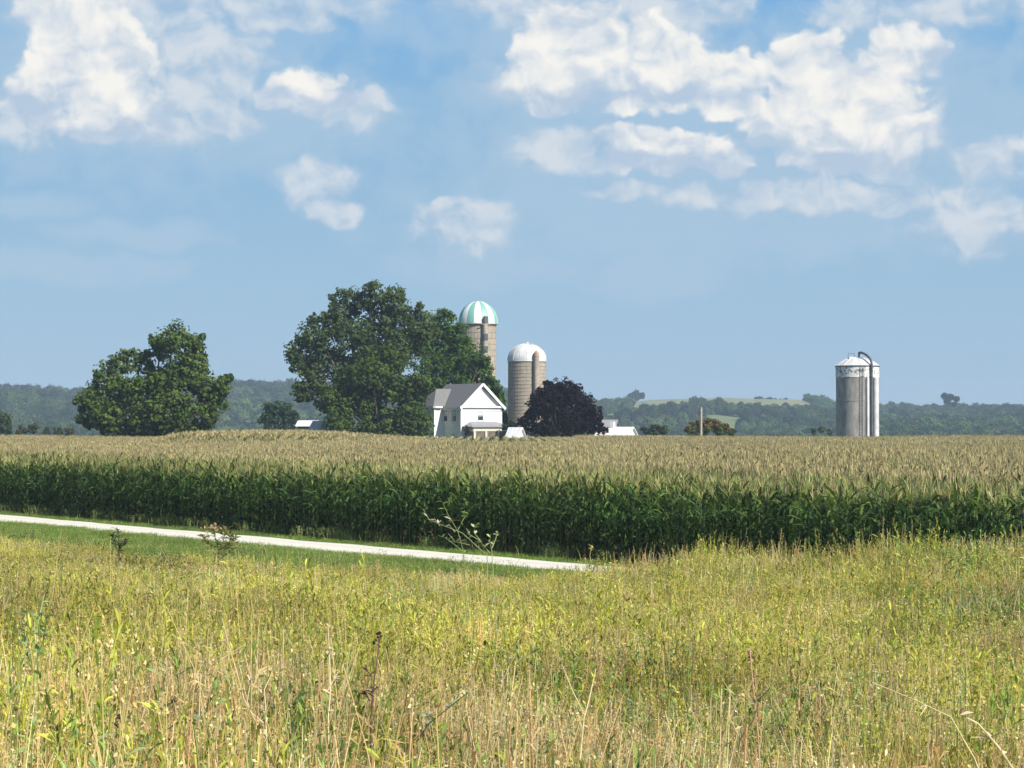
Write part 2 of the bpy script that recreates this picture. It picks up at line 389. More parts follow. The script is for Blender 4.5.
# ------------------------------------------------------------------ corn
def corn_parts(R_leaf, R_tas, r, ox=0, oy=0, full=True, h=None, row=True, topc=1.0):
    h = h or r.uniform(2.05, 2.3)
    green = np.array([.060, .110, .025])
    # stalk: two crossed ribbons
    for a in (0, math.pi / 2):
        k = 5; zz = np.linspace(0 if full else 1.2, h, k)
        lean = r.uniform(-.03, .03, 2)
        P = np.stack([ox + lean[0] * zz, oy + lean[1] * zz, zz], 1)[None]
        R_leaf.ribbons(P, np.array([[math.cos(a), math.sin(a), 0]]), np.linspace(.016, .007, k)[None], np.array([[.10, .16, .05]]))
    n = 12 if full else 6
    zs = np.linspace(.35 if full else 1.25, h - .12, n) + r.uniform(-.05, .05, n)
    az0 = r.uniform(0, 6.28)
    az = az0 + np.arange(n) * math.pi + r.normal(0, .5, n)
    L = (.85 - .35 * ((zs / h - .55) / .5) ** 2) * r.uniform(.8, 1.1, n)
    k = 6 if full else 4
    u = np.linspace(0, 1, k)
    rise = r.uniform(.35, .75, n) + .12 * (zs / h) ** 3; droop = r.uniform(.3, 1.15, n) * (1.15 - .65 * zs / h)
    hor = L[:, None] * (u[None] * .72)
    ver = L[:, None] * (rise[:, None] * u[None] * 1.3 - droop[:, None] * u[None] ** 2.3)
    P = np.stack([ox + hor * np.cos(az)[:, None], oy + hor * np.sin(az)[:, None], zs[:, None] + ver], -1)
    P[..., 2] = np.maximum(P[..., 2], .03)
    tw = r.uniform(-.6, .6, n)
    side = np.stack([-np.sin(az) * np.cos(tw), np.cos(az) * np.cos(tw), np.sin(tw)], 1)
    W = np.array([.022, .042, .042, .034, .02, .002]) if k == 6 else np.array([.028, .046, .034, .002])
    C = jit(green, n, .35, r) * r.uniform(.5, 1.8, (n, 1)) * np.where(zs < 1.1, .75, 1)[:, None]; up_ = (zs / h > .8)[:, None]; C = np.where(up_, C * np.array([1.75, 1.3, 1.2]), C)  # tone spread imitates highlights; low leaves darker as dying and as painted base shade
    yl = r.uniform(size=n) < .10 if full else r.uniform(size=n) < .06
    low = zs < .6
    C[yl & low] = np.array([.26, .20, .09])
    C[(r.uniform(size=n) < .12)] *= 1.7
    R_leaf.ribbons(P, side, np.repeat(W[None], n, 0) * r.uniform(.8, 1.1, (n, 1)), C)
    # tassel
    n = 7 if full else 8
    az = r.uniform(0, 6.28, n); tl = r.uniform(.20, .34, n); sp = r.uniform(.15, .6, n); sp[0] = 0; tl[0] = .42
    u = np.linspace(0, 1, 3)
    hor = tl[:, None] * (u * sp[:, None]); ver = tl[:, None] * (u - .25 * sp[:, None] * u ** 2)
    z0 = h - .06 + r.uniform(0, .12, n); z0[0] = h - .05
    P = np.stack([ox + hor * np.cos(az)[:, None], oy + hor * np.sin(az)[:, None], z0[:, None] + ver], -1)
    fa = r.uniform(0, 6.28, n)
    side = np.stack([np.cos(fa), np.sin(fa), 0 * fa], 1)
    w = .009 if full else .0155
    tc = (np.array([.58, .475, .235]) if not full else np.array([.46, .43, .17])) * r.uniform(.7, 1.2)
    R_tas.ribbons(P, side, np.repeat(np.array([[w * .7, w, w * .4]]), n, 0), jit(tc, n, .2, r))

def corn_individuals():
    r = np.random.default_rng(21)
    variants = []
    for v in range(10):
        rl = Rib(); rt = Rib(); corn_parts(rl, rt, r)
        # split stalk (first two ribbons) from leaves
        st = Rib(); st.V = rl.V[:2]; st.Q = rl.Q[:2]; st.C = rl.C[:2]
        lv = Rib(); off = sum(len(a) for a in rl.V[:2])
        lv.V = rl.V[2:]; lv.Q = [q - off for q in rl.Q[2:]]; lv.C = rl.C[2:]
        variants.append((st.mesh('stalk', M['corn']), lv.mesh('leaves', M['corn']), rt.mesh('tassel', M['corn'])))
    x, y = [], []
    t0 = t_of(16.0, 51.0)
    n = 300
    src = None
    for i in range(n):
        t = t0 - i * .225 + r.uniform(-.05, .05)
        X, Y = xy_of(-.05 + r.normal(0, .04), t)
        st, lv, ta = variants[int(r.integers(10))]
        root = bpy.data.objects.new('corn_plant', st); COL.objects.link(root)
        root.location = (X, Y, gz(X, Y) - .02); root.rotation_euler = (r.normal(0, .03), r.normal(0, .03), r.uniform(0, 6.28))
        k = r.uniform(.88, 1.09) * 1.10; root.scale = (k, k, k * r.uniform(.97, 1.04))
        tag(root, 'tall dark green corn plant with tan tassel in the front row along the lane', 'corn plant', 'corn plants in the front row')
        a = bpy.data.objects.new('leaves', lv); COL.objects.link(a); a.parent = root
        b = bpy.data.objects.new('tassel', ta); COL.objects.link(b); b.parent = root
    return t0, t0 - n * .225

def corn_field():
    t_hi, t_lo = corn_individuals()
    r = np.random.default_rng(5)
    protos = []
    L = 1.4
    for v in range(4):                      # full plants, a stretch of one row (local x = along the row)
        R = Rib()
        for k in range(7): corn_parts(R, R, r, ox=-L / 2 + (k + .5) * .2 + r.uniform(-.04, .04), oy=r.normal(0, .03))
        protos.append(R.mesh('corn_row', M['corn']))
    for v in range(5):                      # upper halves, for rows hidden behind the first ones
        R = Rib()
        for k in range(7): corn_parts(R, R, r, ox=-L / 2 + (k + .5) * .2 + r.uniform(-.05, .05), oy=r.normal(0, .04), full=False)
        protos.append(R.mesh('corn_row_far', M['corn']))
    P = []; Rt = []; S = []; I = []
    ang = math.atan2(-.814, .581)
    rows = 0
    s = 0.0
    while s > -330:
        ts = np.arange(-330, 90, L) + r.uniform(0, 1)
        x, y = xy_of(s + r.normal(0, .03, len(ts)), ts)
        px = 512 + x / np.maximum(y, 1) * F
        ok = (y > 30) & (y < 288 + 4 * np.sin(x * .05)) & (px > -110) & (px < 1134)
        ok &= ~((y > 188) & (x > -33) & (x < 8))                    # knoll block has its own rows
        if rows == 0: ok &= (ts < t_lo - .5) | (ts > t_hi + .7)
        x = x[ok]; y = y[ok]; n = len(x)
        if n:
            P.append(np.stack([x, y, terrain(x, y) - .02], 1))
            flip = r.integers(0, 2, n) * math.pi
            Rt.append(np.stack([0 * x, 0 * x, ang + flip + r.normal(0, .02, n)], 1))
            k = 1.10 * r.uniform(.94, 1.07, n) * (1 + .04 * np.sin(x * .09 + y * .05))
            S.append(np.stack([np.ones(n), np.ones(n), k], 1))
            I.append(r.integers(0, 4, n) if rows < 11 else r.integers(4, 9, n))
        rows += 1; s -= .76
    # knoll block: rows run away from the camera
    for xr in np.arange(-32.6, 8, 1.1):
        ys = np.arange(190, 286, L)
        x = xr + 1.6 * np.sin((ys - 190) / 60.0) + r.normal(0, .04, len(ys)) - (ys - 190) * .02
        n = len(ys)
        P.append(np.stack([x, ys, terrain(x, ys) - .02], 1))
        Rt.append(np.stack([0 * x, 0 * x, math.pi / 2 + r.integers(0, 2, n) * math.pi + 0 * x], 1))
        k = 1.08 * r.uniform(.97, 1.05, n); S.append(np.stack([np.ones(n), np.ones(n), k], 1)); I.append(r.integers(4, 9, n))
    P = np.concatenate(P); Rt = np.concatenate(Rt); S = np.concatenate(S); I = np.concatenate(I)
    print('corn patches', len(P))
    scatter('corn_field', 'wide field of ripening corn with tan tassels behind the front row', 'corn field', P, Rt, S, I, protos)
corn_field()

# ------------------------------------------------------------------ prairie and verge
OL = (.50, .50, .085); GR = (.28, .38, .07); YE = (.60, .52, .18); TAN = (.72, .53, .22); PINK = (.66, .44, .21); PALE = (.78, .66, .36); BRN = (.13, .085, .055); BLG = (.25, .36, .14)

def stems(R, r, n, rad, h, col, w=.0035, bend=.25, k=5, taper=.4):
    b = r.uniform(-rad, rad, (n, 2)); hh = h * r.uniform(.6, 1.05, n)
    az = r.uniform(0, 6.28, n); be = r.uniform(0, bend, n) * hh
    u = np.linspace(0, 1, k)
    P = np.stack([b[:, :1] + (be[:, None] * u ** 1.8) * np.cos(az)[:, None], b[:, 1:] + (be[:, None] * u ** 1.8) * np.sin(az)[:, None], hh[:, None] * u], -1)
    fa = r.uniform(0, 6.28, n)
    R.ribbons(P, np.stack([np.cos(fa), np.sin(fa), 0 * fa], 1), np.repeat(np.linspace(w, w * taper, k)[None], n, 0), jit(col, n, .25, r))
    return P, hh
def leaves_on(R, r, P, m, ln, wd, col, lo=.15, hi=.95, up=.5, curl=.5):
    """m small pointed leaves on each stem"""
    N, k, _ = P.shape
    u = r.uniform(lo, hi, (N, m)) * (k - 1)
    i = np.minimum(u.astype(int), k - 2); f = (u - i)[..., None]
    idx = np.arange(N)[:, None]
    B = (P[idx, i] * (1 - f) + P[idx, i + 1] * f).reshape(-1, 3)
    n = len(B); az = r.uniform(0, 6.28, n); L = ln * r.uniform(.6, 1.3, n)
    q = np.linspace(0, 1, 3)
    el = r.uniform(up - .4, up + .4, n)
    hor = L[:, None] * q * np.cos(el)[:, None]; ver = L[:, None] * (q * np.sin(el)[:, None] - curl * q ** 2 * .6)
    PP = np.stack([B[:, :1] + hor * np.cos(az)[:, None], B[:, 1:2] + hor * np.sin(az)[:, None], B[:, 2:] + ver], -1)
    tw = r.uniform(-.7, .7, n)
    side = np.stack([-np.sin(az) * np.cos(tw), np.cos(az) * np.cos(tw), np.sin(tw)], 1)
    W = np.array([[.35, 1, .05]]) * wd * r.uniform(.7, 1.2, (n, 1))
    R.ribbons(PP, side, W, jit(col, n, .3, r))
def plume(R, r, P, m, size, spread, col, drop=.18):
    N = len(P); tip = P[:, -1]; d = P[:, -1] - P[:, -2]; d = unit(d)
    q = r.uniform(0, 1, (N, m, 1))
    off = r.normal(0, 1, (N, m, 3)) * spread * (1.05 - q * .8) * np.array([1, 1, .5])
    C = (tip[:, None] - d[:, None] * drop * (1 - q) + off).reshape(-1, 3)
    n = len(C); A = rdir(n, r) * size * r.uniform(.6, 1.3, (n, 1)); B = np.cross(A, rdir(n, r)) * .8
    R.cards(C, A, B, jit(col, n, .3, r))

def prairie_protos():
    r = np.random.default_rng(11); out = []
    def fin(R, nm): out.append(R.mesh(nm, M['prairie']))
    for v in range(3):                                    # 0-2 olive leafy forbs with yellow-green tops
        R = Rib(); P, h = stems(R, r, 17, .36, .95, OL, .005, .22); leaves_on(R, r, P, 15, .11, .0085, OL if v else GR, .2, 1, 1.0, .5); plume(R, r, P, 12, .016, .02, YE if v != 1 else OL, .26)
        P, h = stems(R, r, 20, .34, .7, (.3, .32, .1), .003, .5); fin(R, 'yellow_green_forbs')
    for v in range(2):                                    # 3-4 yellow-green grass
        R = Rib(); stems(R, r, 60, .36, .85, (.58, .53, .13), .0060, .5, taper=.1); P, h = stems(R, r, 12, .34, 1.05, (.6, .52, .2), .0045, .25); plume(R, r, P, 10, .009, .012, (.55, .46, .2), .16); fin(R, 'yellow_grass')
    for v in range(3):                                    # 5-7 dry tan grass and stems
        R = Rib(); P, h = stems(R, r, 36, .36, .92, (TAN, PINK, PALE)[v], .0048, .4); leaves_on(R, r, P, 3, .2, .007, (TAN, PINK, PALE)[v], .1, .8, .6, .8)
        stems(R, r, 26, .34, .55, (.45, .42, .12), .004, .7, taper=.1); plume(R, r, P[:16], 8, .010, .014, PALE, .14); fin(R, 'dry_grass')
    for v in range(2):                                    # 8-9 broad-leaved green plants
        R = Rib(); P, h = stems(R, r, 10, .3, .85, GR, .006, .2); leaves_on(R, r, P, 17, .10, .011, (BLG, (.27, .38, .09))[v], .1, 1, .8, .5)
        stems(R, r, 30, .34, .55, (.3, .34, .09), .004, .6, taper=.1); fin(R, 'green_forbs')
    R = Rib(); P, h = stems(R, r, 14, .3, .75, BRN, .004, .25); leaves_on(R, r, P, 8, .06, .007, (.14, .09, .06)); plume(R, r, P, 8, .015, .012, BRN, .05)   # 10 brown dead plants
    stems(R, r, 30, .34, .6, (.26, .21, .10), .004, .6, taper=.1); fin(R, 'brown_forbs')
    return out

def vnoise(x, y, sc, seed):
    r = np.random.default_rng(seed); G = r.uniform(0, 1, (64, 64))
    u = x / sc; v = y / sc; i = np.floor(u).astype(int); j = np.floor(v).astype(int)
    f = u - i; g = v - j; f = f * f * (3 - 2 * f); g = g * g * (3 - 2 * g)
    a = G[i % 64, j % 64]; b = G[(i + 1) % 64, j % 64]; c = G[i % 64, (j + 1) % 64]; d = G[(i + 1) % 64, (j + 1) % 64]
    return (a * (1 - f) + b * f) * (1 - g) + (c * (1 - f) + d * f) * g

def prairie():
    r = np.random.default_rng(31); pr = prairie_protos()
    n0 = 46000
    D = np.sqrt(r.uniform(5.2 ** 2, 82 ** 2, n0)); x = r.uniform(-.30, .30, n0) * D; y = D
    s = s_of(x, y); t = t_of(x, y)
    dens = np.interp(y, [0, 12, 30, 80], [1.0, 1.0, .8, .7])
    ok = (s > s_edge(t) + r.normal(0, .35, n0)) & (r.uniform(size=n0) < dens)
    x = x[ok]; y = y[ok]; s = s[ok]; t = t[ok]; n = len(x)
    px = 512 + x / y * F
    dry = vnoise(x, y, 2.2, 1) * .6 + vnoise(x, y, .8, 2) * .4
    grn = vnoise(x + 50, y, 3.0, 3) * .6 + vnoise(x, y + 40, 1.0, 4) * .4
    near = 1 - sm(9, 20, y)
    u = r.uniform(size=n)
    p_dry = np.clip(.10 + .25 * sm(.55, .75, vnoise(x * 2.2, y * .7, 1.6, 9)) + .55 * near * sm(.4, .65, dry) + .22 * sm(.5, .7, dry) + .12 * near, 0, .85)
    p_grn = np.clip(.06 + .5 * sm(.52, .68, grn), 0, .6) * (1 - .4 * p_dry)
    right = sm(820, 960, px) * sm(20, 36, y); p_grn = np.clip(p_grn + .4 * right, 0, .8)
    idx = r.integers(0, 5, n)
    idx = np.where(u < p_dry, r.integers(5, 8, n), idx)
    idx = np.where((u >= p_dry) & (u < p_dry + p_grn), r.integers(8, 10, n), idx)
    brown = (r.uniform(size=n) < .015)
    bx = np.exp(-(((px - 145) / 95) ** 2)) * sm(44, 49, y)          # the brownish weedy strip at the prairie's far edge
    brown |= r.uniform(size=n) < .8 * bx
    idx = np.where(brown, 10, idx)
    hs = np.interp(px, [0, 300, 512, 590, 640, 700, 900, 1024], [.62, .62, .58, .84, 1.05, 1.08, 1.2, 1.2])
    far = sm(22, 45, y); sc = (1 - far) * (.95 + .0 * x) + far * hs
    sc = sc * (.74 + .46 * vnoise(x, y, 1.3, 8)) * r.uniform(.8, 1.2, n) * np.where(r.uniform(size=n) < .06, 1.25, 1)
    P = np.stack([x, y, terrain(x, y) - .02], 1)
    wid = np.interp(y, [5, 12, 25, 60], [.8, .95, 1.2, 1.5])
    S = np.stack([wid, wid, sc], 1)
    Rt = np.stack([r.normal(0, .06, n), r.normal(0, .06, n), r.uniform(0, 6.28, n)], 1)
    print('prairie', n)
    scatter('prairie_grass', 'tall yellow-green and dry tan prairie grasses and weeds filling the foreground', 'prairie grass', P, Rt, S, idx, pr)

    # mown verge
    protos = []
    r = np.random.default_rng(13)
    for v in range(3):
        R = Rib(); stems(R, r, 90, .4, .10, (.17, .28, .05), .007, .8, k=3, taper=.2); stems(R, r, 22, .4, .14, (.28, .30, .10), .006, .8, k=3, taper=.2)
        protos.append(R.mesh('turf', M['turf']))
    R = Rib(); P_, h = stems(R, r, 26, .35, .42, (.32, .34, .12), .006, .5); leaves_on(R, r, P_, 5, .08, .01, (.2, .3, .08)); protos.append(R.mesh('verge_weeds', M['turf']))
    n0 = 11000
    t = r.uniform(-125, -20, n0); s = r.uniform(0.1, 22, n0)
    ok = ((s < 1.35) | (s > 4.65)) & (s < s_edge(t) + .8)
    s = s[ok]; t = t[ok]; x, y = xy_of(s, t); ok = (np.abs(x / y) < .30); x = x[ok]; y = y[ok]; s = s[ok]; n = len(x)
    idx = r.integers(0, 3, n); idx = np.where((r.uniform(size=n) < .05) & ((s < 1) | (s > 9)), 3, idx)
    idx = np.where((s < .5) & (r.uniform(size=n) < .5), 3, idx)
    P = np.stack([x, y, terrain(x, y) - .01], 1)
    k = r.uniform(.7, 1.3, n)
    scatter('mown_grass', 'short mown green grass on the verges of the gravel lane', 'grass', P, np.stack([0 * x, 0 * x, r.uniform(0, 6.28, n)], 1), np.stack([k * 1.2, k * 1.2, k], 1), idx, protos)
prairie()

# ------------------------------------------------------------------ trees
def crown_mesh(name, lobes, col, size, dens, r, mat, gap=.0, flat=.75, col2=None):
    """lobes: list of (Vector centre, radius). Leaves gather in many small clumps around each lobe."""
    R = Rib()
    for c, rad in lobes:
        c = np.array(c)
        ncl = max(10, int(34 * min(1.6, (rad / 2.4)) ** 1.2))
        d = rdir(ncl, r); rr = rad * r.uniform(.55, 1.06, ncl)
        cc = c + d * rr[:, None] * np.array([1, 1, .92])
        area = 4 * math.pi * rad ** 2
        per = max(6, int(dens * 2.1 * area / (size * size) / ncl))
        crad = rad * r.uniform(.22, .42, ncl)
        tone = r.uniform(.7, 1.3, ncl)
        N = ncl * per
        cen = np.repeat(cc, per, 0); cr = np.repeat(crad, per)
        dl = rdir(N, r); q = r.uniform(.3, 1, N) ** .5
        P = cen + dl * (cr * q)[:, None] * np.array([1.15, 1.15, flat])
        nor = unit(dl * 1.2 + np.repeat(d, per, 0) * .5 + rdir(N, r) * .55 + np.array([0, 0, .3]))
        a = unit(np.cross(nor, rdir(N, r))); b = np.cross(nor, a)
        sz = size * r.uniform(.6, 1.25, (N, 1))
        base = np.asarray(col, float)[None].repeat(N, 0)
        if col2 is not None:
            w = np.repeat(r.uniform(0, 1, ncl) < .4, per); base[w] = col2
        C = base * np.repeat(tone, per)[:, None] * r.uniform(.88, 1.12, (N, 1))
        R.cards(P, a * sz * .62, b * sz * .5, C)
        # loose inner leaves
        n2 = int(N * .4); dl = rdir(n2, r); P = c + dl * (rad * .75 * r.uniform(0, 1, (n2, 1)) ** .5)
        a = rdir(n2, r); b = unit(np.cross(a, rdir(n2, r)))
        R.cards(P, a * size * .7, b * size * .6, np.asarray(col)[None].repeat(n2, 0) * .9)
    me = R.mesh(name, mat)
    return me

def tree(name, label, cat, lobes_px, D, col, size=.42, dens=.42, seed=1, depth=.8, trunk_px=None, group=None, trunk_r=.35, spread=1.0, col2=None, z0=None, trunkmat=None, minor=True):
    """lobes_px: (px, py, radius_px[, depth offset m])"""
    r = np.random.default_rng(seed)
    tx = (trunk_px if trunk_px is not None else sum(l[0] for l in lobes_px) / len(lobes_px))
    X = (tx - 512) / F * D; base = Vector((X, D, gz(X, D) if z0 is None else z0))
    lobes = []
    for l in lobes_px:
        dz = l[3] if len(l) > 3 else r.uniform(-1, 1) * depth * l[2] / F * D
        p = at(l[0], l[1], D); p.y += dz
        rad = l[2] / F * D * .92
        lobes.append((p - base, rad))
        if minor:                                              # twigs reaching out of the outline
            for k in range(5):
                d = rdir(1, r)[0]; lobes.append((p - base + Vector(d * rad * .85), rad * r.uniform(.28, .45)))
    root = empty(name, base); tag(root, label, cat, group)
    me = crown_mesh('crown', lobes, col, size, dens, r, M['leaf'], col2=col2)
    o = bpy.data.objects.new('crown', me); link(o, root)
    mb = MB()
    main = [l for l in lobes if l[1] > .2]
    top = max(l[0].z for l in main); low = min(l[0].z - l[1] for l in main)
    fork = Vector((0, 0, max(.8, min(top * .35, max(low, top * .2)))))
    mb.tube([(0, 0, -.3), (0, 0, .15), fork * .5, fork], [trunk_r * 1.5, trunk_r * 1.1, trunk_r, trunk_r * .85], 9)
    for c, rad in lobes[::(6 if minor else 1)]:
        mid = fork.lerp(c, .5) + Vector((0, 0, -.08 * (c - fork).length)) + Vector(r.uniform(-.3, .3, 3) * spread)
        mb.tube([fork - Vector((0, 0, .1)), mid, c, c + (c - mid).normalized() * rad * .5], [trunk_r * .6, trunk_r * .35, trunk_r * .18, .03], 6)
    mb.build('trunk', M['bark'], root, smooth=True)
    return root

LG = (.078, .135, .024); MG = (.05, .10, .022); YG = (.13, .175, .034); DG = (.03, .065, .018); BG = (.06, .10, .035)
tree('walnut_tree', 'broad rounded walnut tree standing alone at the left of the field', 'tree',
     [(176, 338, 20), (158, 346, 15), (195, 345, 14), (134, 360, 18), (110, 372, 17), (96, 395, 17), (120, 395, 22), (150, 380, 22), (180, 372, 22), (200, 385, 18), (222, 385, 11), (212, 400, 16),
      (150, 410, 24), (180, 412, 22), (110, 415, 20), (95, 418, 15), (208, 415, 13), (130, 425, 16), (165, 428, 16), (192, 362, 16), (222, 394, 9), (145, 428, 18), (86, 402, 11), (84, 418, 10), (226, 378, 7), (180, 430, 14), (112, 430, 13), (200, 428, 12), (165, 395, 22), (135, 392, 18)],
     262, LG, .36, .6, 3, trunk_px=152, trunk_r=.45, col2=YG)
tree('ash_tree', 'tallest feathery crowned tree at the left of the farmhouse grove', 'tree',
     [(345, 302, 19), (372, 296, 17), (395, 300, 18), (335, 322, 18), (318, 335, 20), (300, 352, 17), (298, 366, 12), (322, 362, 22), (350, 335, 26), (380, 325, 26), (408, 318, 20),
      (425, 330, 18), (345, 370, 22), (312, 385, 17), (330, 398, 18), (375, 360, 26), (400, 350, 24), (300, 392, 10)],
     306, (.088, .132, .034), .38, .58, 5, trunk_px=368, trunk_r=.6, col2=BG)
tree('maple_tree', 'dense round maple tree directly behind the white farmhouse', 'tree',
     [(440, 325, 18), (455, 338, 17), (440, 350, 24), (465, 355, 20), (475, 372, 18), (485, 388, 15), (490, 403, 13), (492, 386, 10), (497, 400, 10), (497, 414, 10), (495, 395, 9), (480, 360, 10), (478, 398, 18), (455, 380, 24), (430, 372, 22), (470, 400, 22), (485, 420, 14), (430, 400, 22), (450, 418, 20), (418, 345, 16), (492, 424, 9)],
     325, (.070, .132, .020), .36, .62, 6, trunk_px=455, trunk_r=.5, col2=(.072, .135, .022))
tree('box_elder_tree', 'low bushy green tree reaching the ground left of the farmhouse', 'tree',
     [(395, 358, 16), (372, 372, 20), (350, 385, 20), (340, 405, 17), (365, 402, 22), (392, 385, 24), (415, 385, 18), (410, 408, 20), (385, 420, 20), (345, 428, 14), (420, 426, 14), (335, 420, 11), (365, 430, 14), (400, 430, 14)],
     297, (.080, .13, .022), .37, .6, 7, trunk_px=380, trunk_r=.35, col2=(.080, .128, .026))
tree('purple_plum_tree', 'dark purple leaved round tree right of the farmhouse', 'tree',
     [(560, 396, 17), (545, 402, 17), (578, 400, 16), (535, 412, 14), (590, 412, 14), (562, 415, 20), (594, 424, 11), (528, 424, 10), (545, 430, 14), (580, 430, 14), (562, 430, 14), (552, 388, 10), (567, 387, 10), (600, 428, 8), (523, 430, 7)],
     298, (.014, .006, .012), .34, .62, 8, trunk_px=562, trunk_r=.3, col2=(.020, .008, .013))
tree('round_tree', 'small round green tree beyond the knoll between two large trees', 'tree',
     [(272, 410, 11), (284, 411, 11), (278, 418, 13), (265, 418, 8), (292, 419, 8)], 420, (.045, .082, .034), .5, .4, 9, trunk_r=.25, minor=True)
tree('edge_tree', 'green tree cut by the left border of the photo', 'tree',
     [(-6, 416, 10), (4, 420, 9), (-15, 412, 12), (0, 428, 9), (8, 430, 5)], 430, (.055, .09, .03), .5, .4, 10, trunk_r=.25)
tree('ridge_tree', 'lone tree standing up from the ridge right of the grey silo', 'tree',
     [(944, 396, 3.2), (951, 397, 3.5), (956, 399, 3.0), (948, 401, 3.8), (954, 404, 3.0)], 1750, (.02, .045, .02), 1.4, .5, 12, trunk_r=.5, minor=True)
tree('ridge_tree', 'lone dome shaped tree on the ridge just right of the purple tree', 'tree',
     [(636, 393, 3.5), (631, 396, 3.2), (642, 396, 3.4), (637, 397, 3.5)], 2150, (.03, .06, .03), 1.6, .5, 13, trunk_r=.5, minor=True)
def shrub(name, label, lobes, D, col, seed, size=.3, col2=None, group=None):
    return tree(name, label, 'shrub', lobes, D, col, size, .65, seed, trunk_r=.09, col2=col2, group=group, minor=True, spread=.3)
shrub('russet_shrub', 'russet brown topped shrub behind the utility pole', [(695, 426, 7), (706, 423, 7), (717, 425, 8), (726, 429, 6), (689, 431, 5), (705, 429, 7)], 330, (.17, .115, .035), 21, .26, (.13, .12, .035))
shrub('green_shrub', 'low olive green shrub beneath the russet one, right of the pole', [(702, 432, 6, -4), (716, 431, 6, -4), (728, 432, 5, -4), (690, 433, 5, -4)], 322, (.085, .12, .035), 22)
shrub('rounded_shrub', 'grey green rounded shrub left of the utility pole', [(646, 430, 5), (656, 428, 6), (664, 430, 5), (655, 433, 6)], 360, (.07, .09, .05), 23)
shrub('hazy_shrub', 'small hazy green shrub just left of the grey silo', [(814, 431, 3.5), (822, 430, 4), (830, 432, 3.5)], 520, (.07, .1, .045), 24, .4)
shrub('brushy_shrub', 'ragged olive shrub at the far edge of the corn left of the walnut tree', [(22, 431, 6), (34, 429, 6), (45, 432, 5), (58, 431, 5), (70, 432, 5)], 400, (.08, .085, .035), 25, .35)
shrub('porch_shrub', 'dark green shrub at the right end of the porch', [(506, 427, 4), (513, 425, 4.5), (512, 432, 4)], 297, (.02, .045, .018), 26, .25)
shrub('door_shrub', 'small brownish shrub at the left end of the porch', [(467, 429, 3.2), (468, 433, 3)], 294.6, (.07, .06, .045), 27, .2)
shrub('lawn_shrub', 'dark shrub between the small round tree and the pale shed', [(292, 429, 5), (282, 430, 5), (302, 430, 4.5), (268, 430, 5)], 400, (.03, .05, .022), 28, .35)
shrub('silo_shrub', 'green bush at the foot of the brown domed silo', [(503, 415, 5), (508, 420, 5), (502, 424, 6)], 316, (.05, .09, .03), 29, .3)

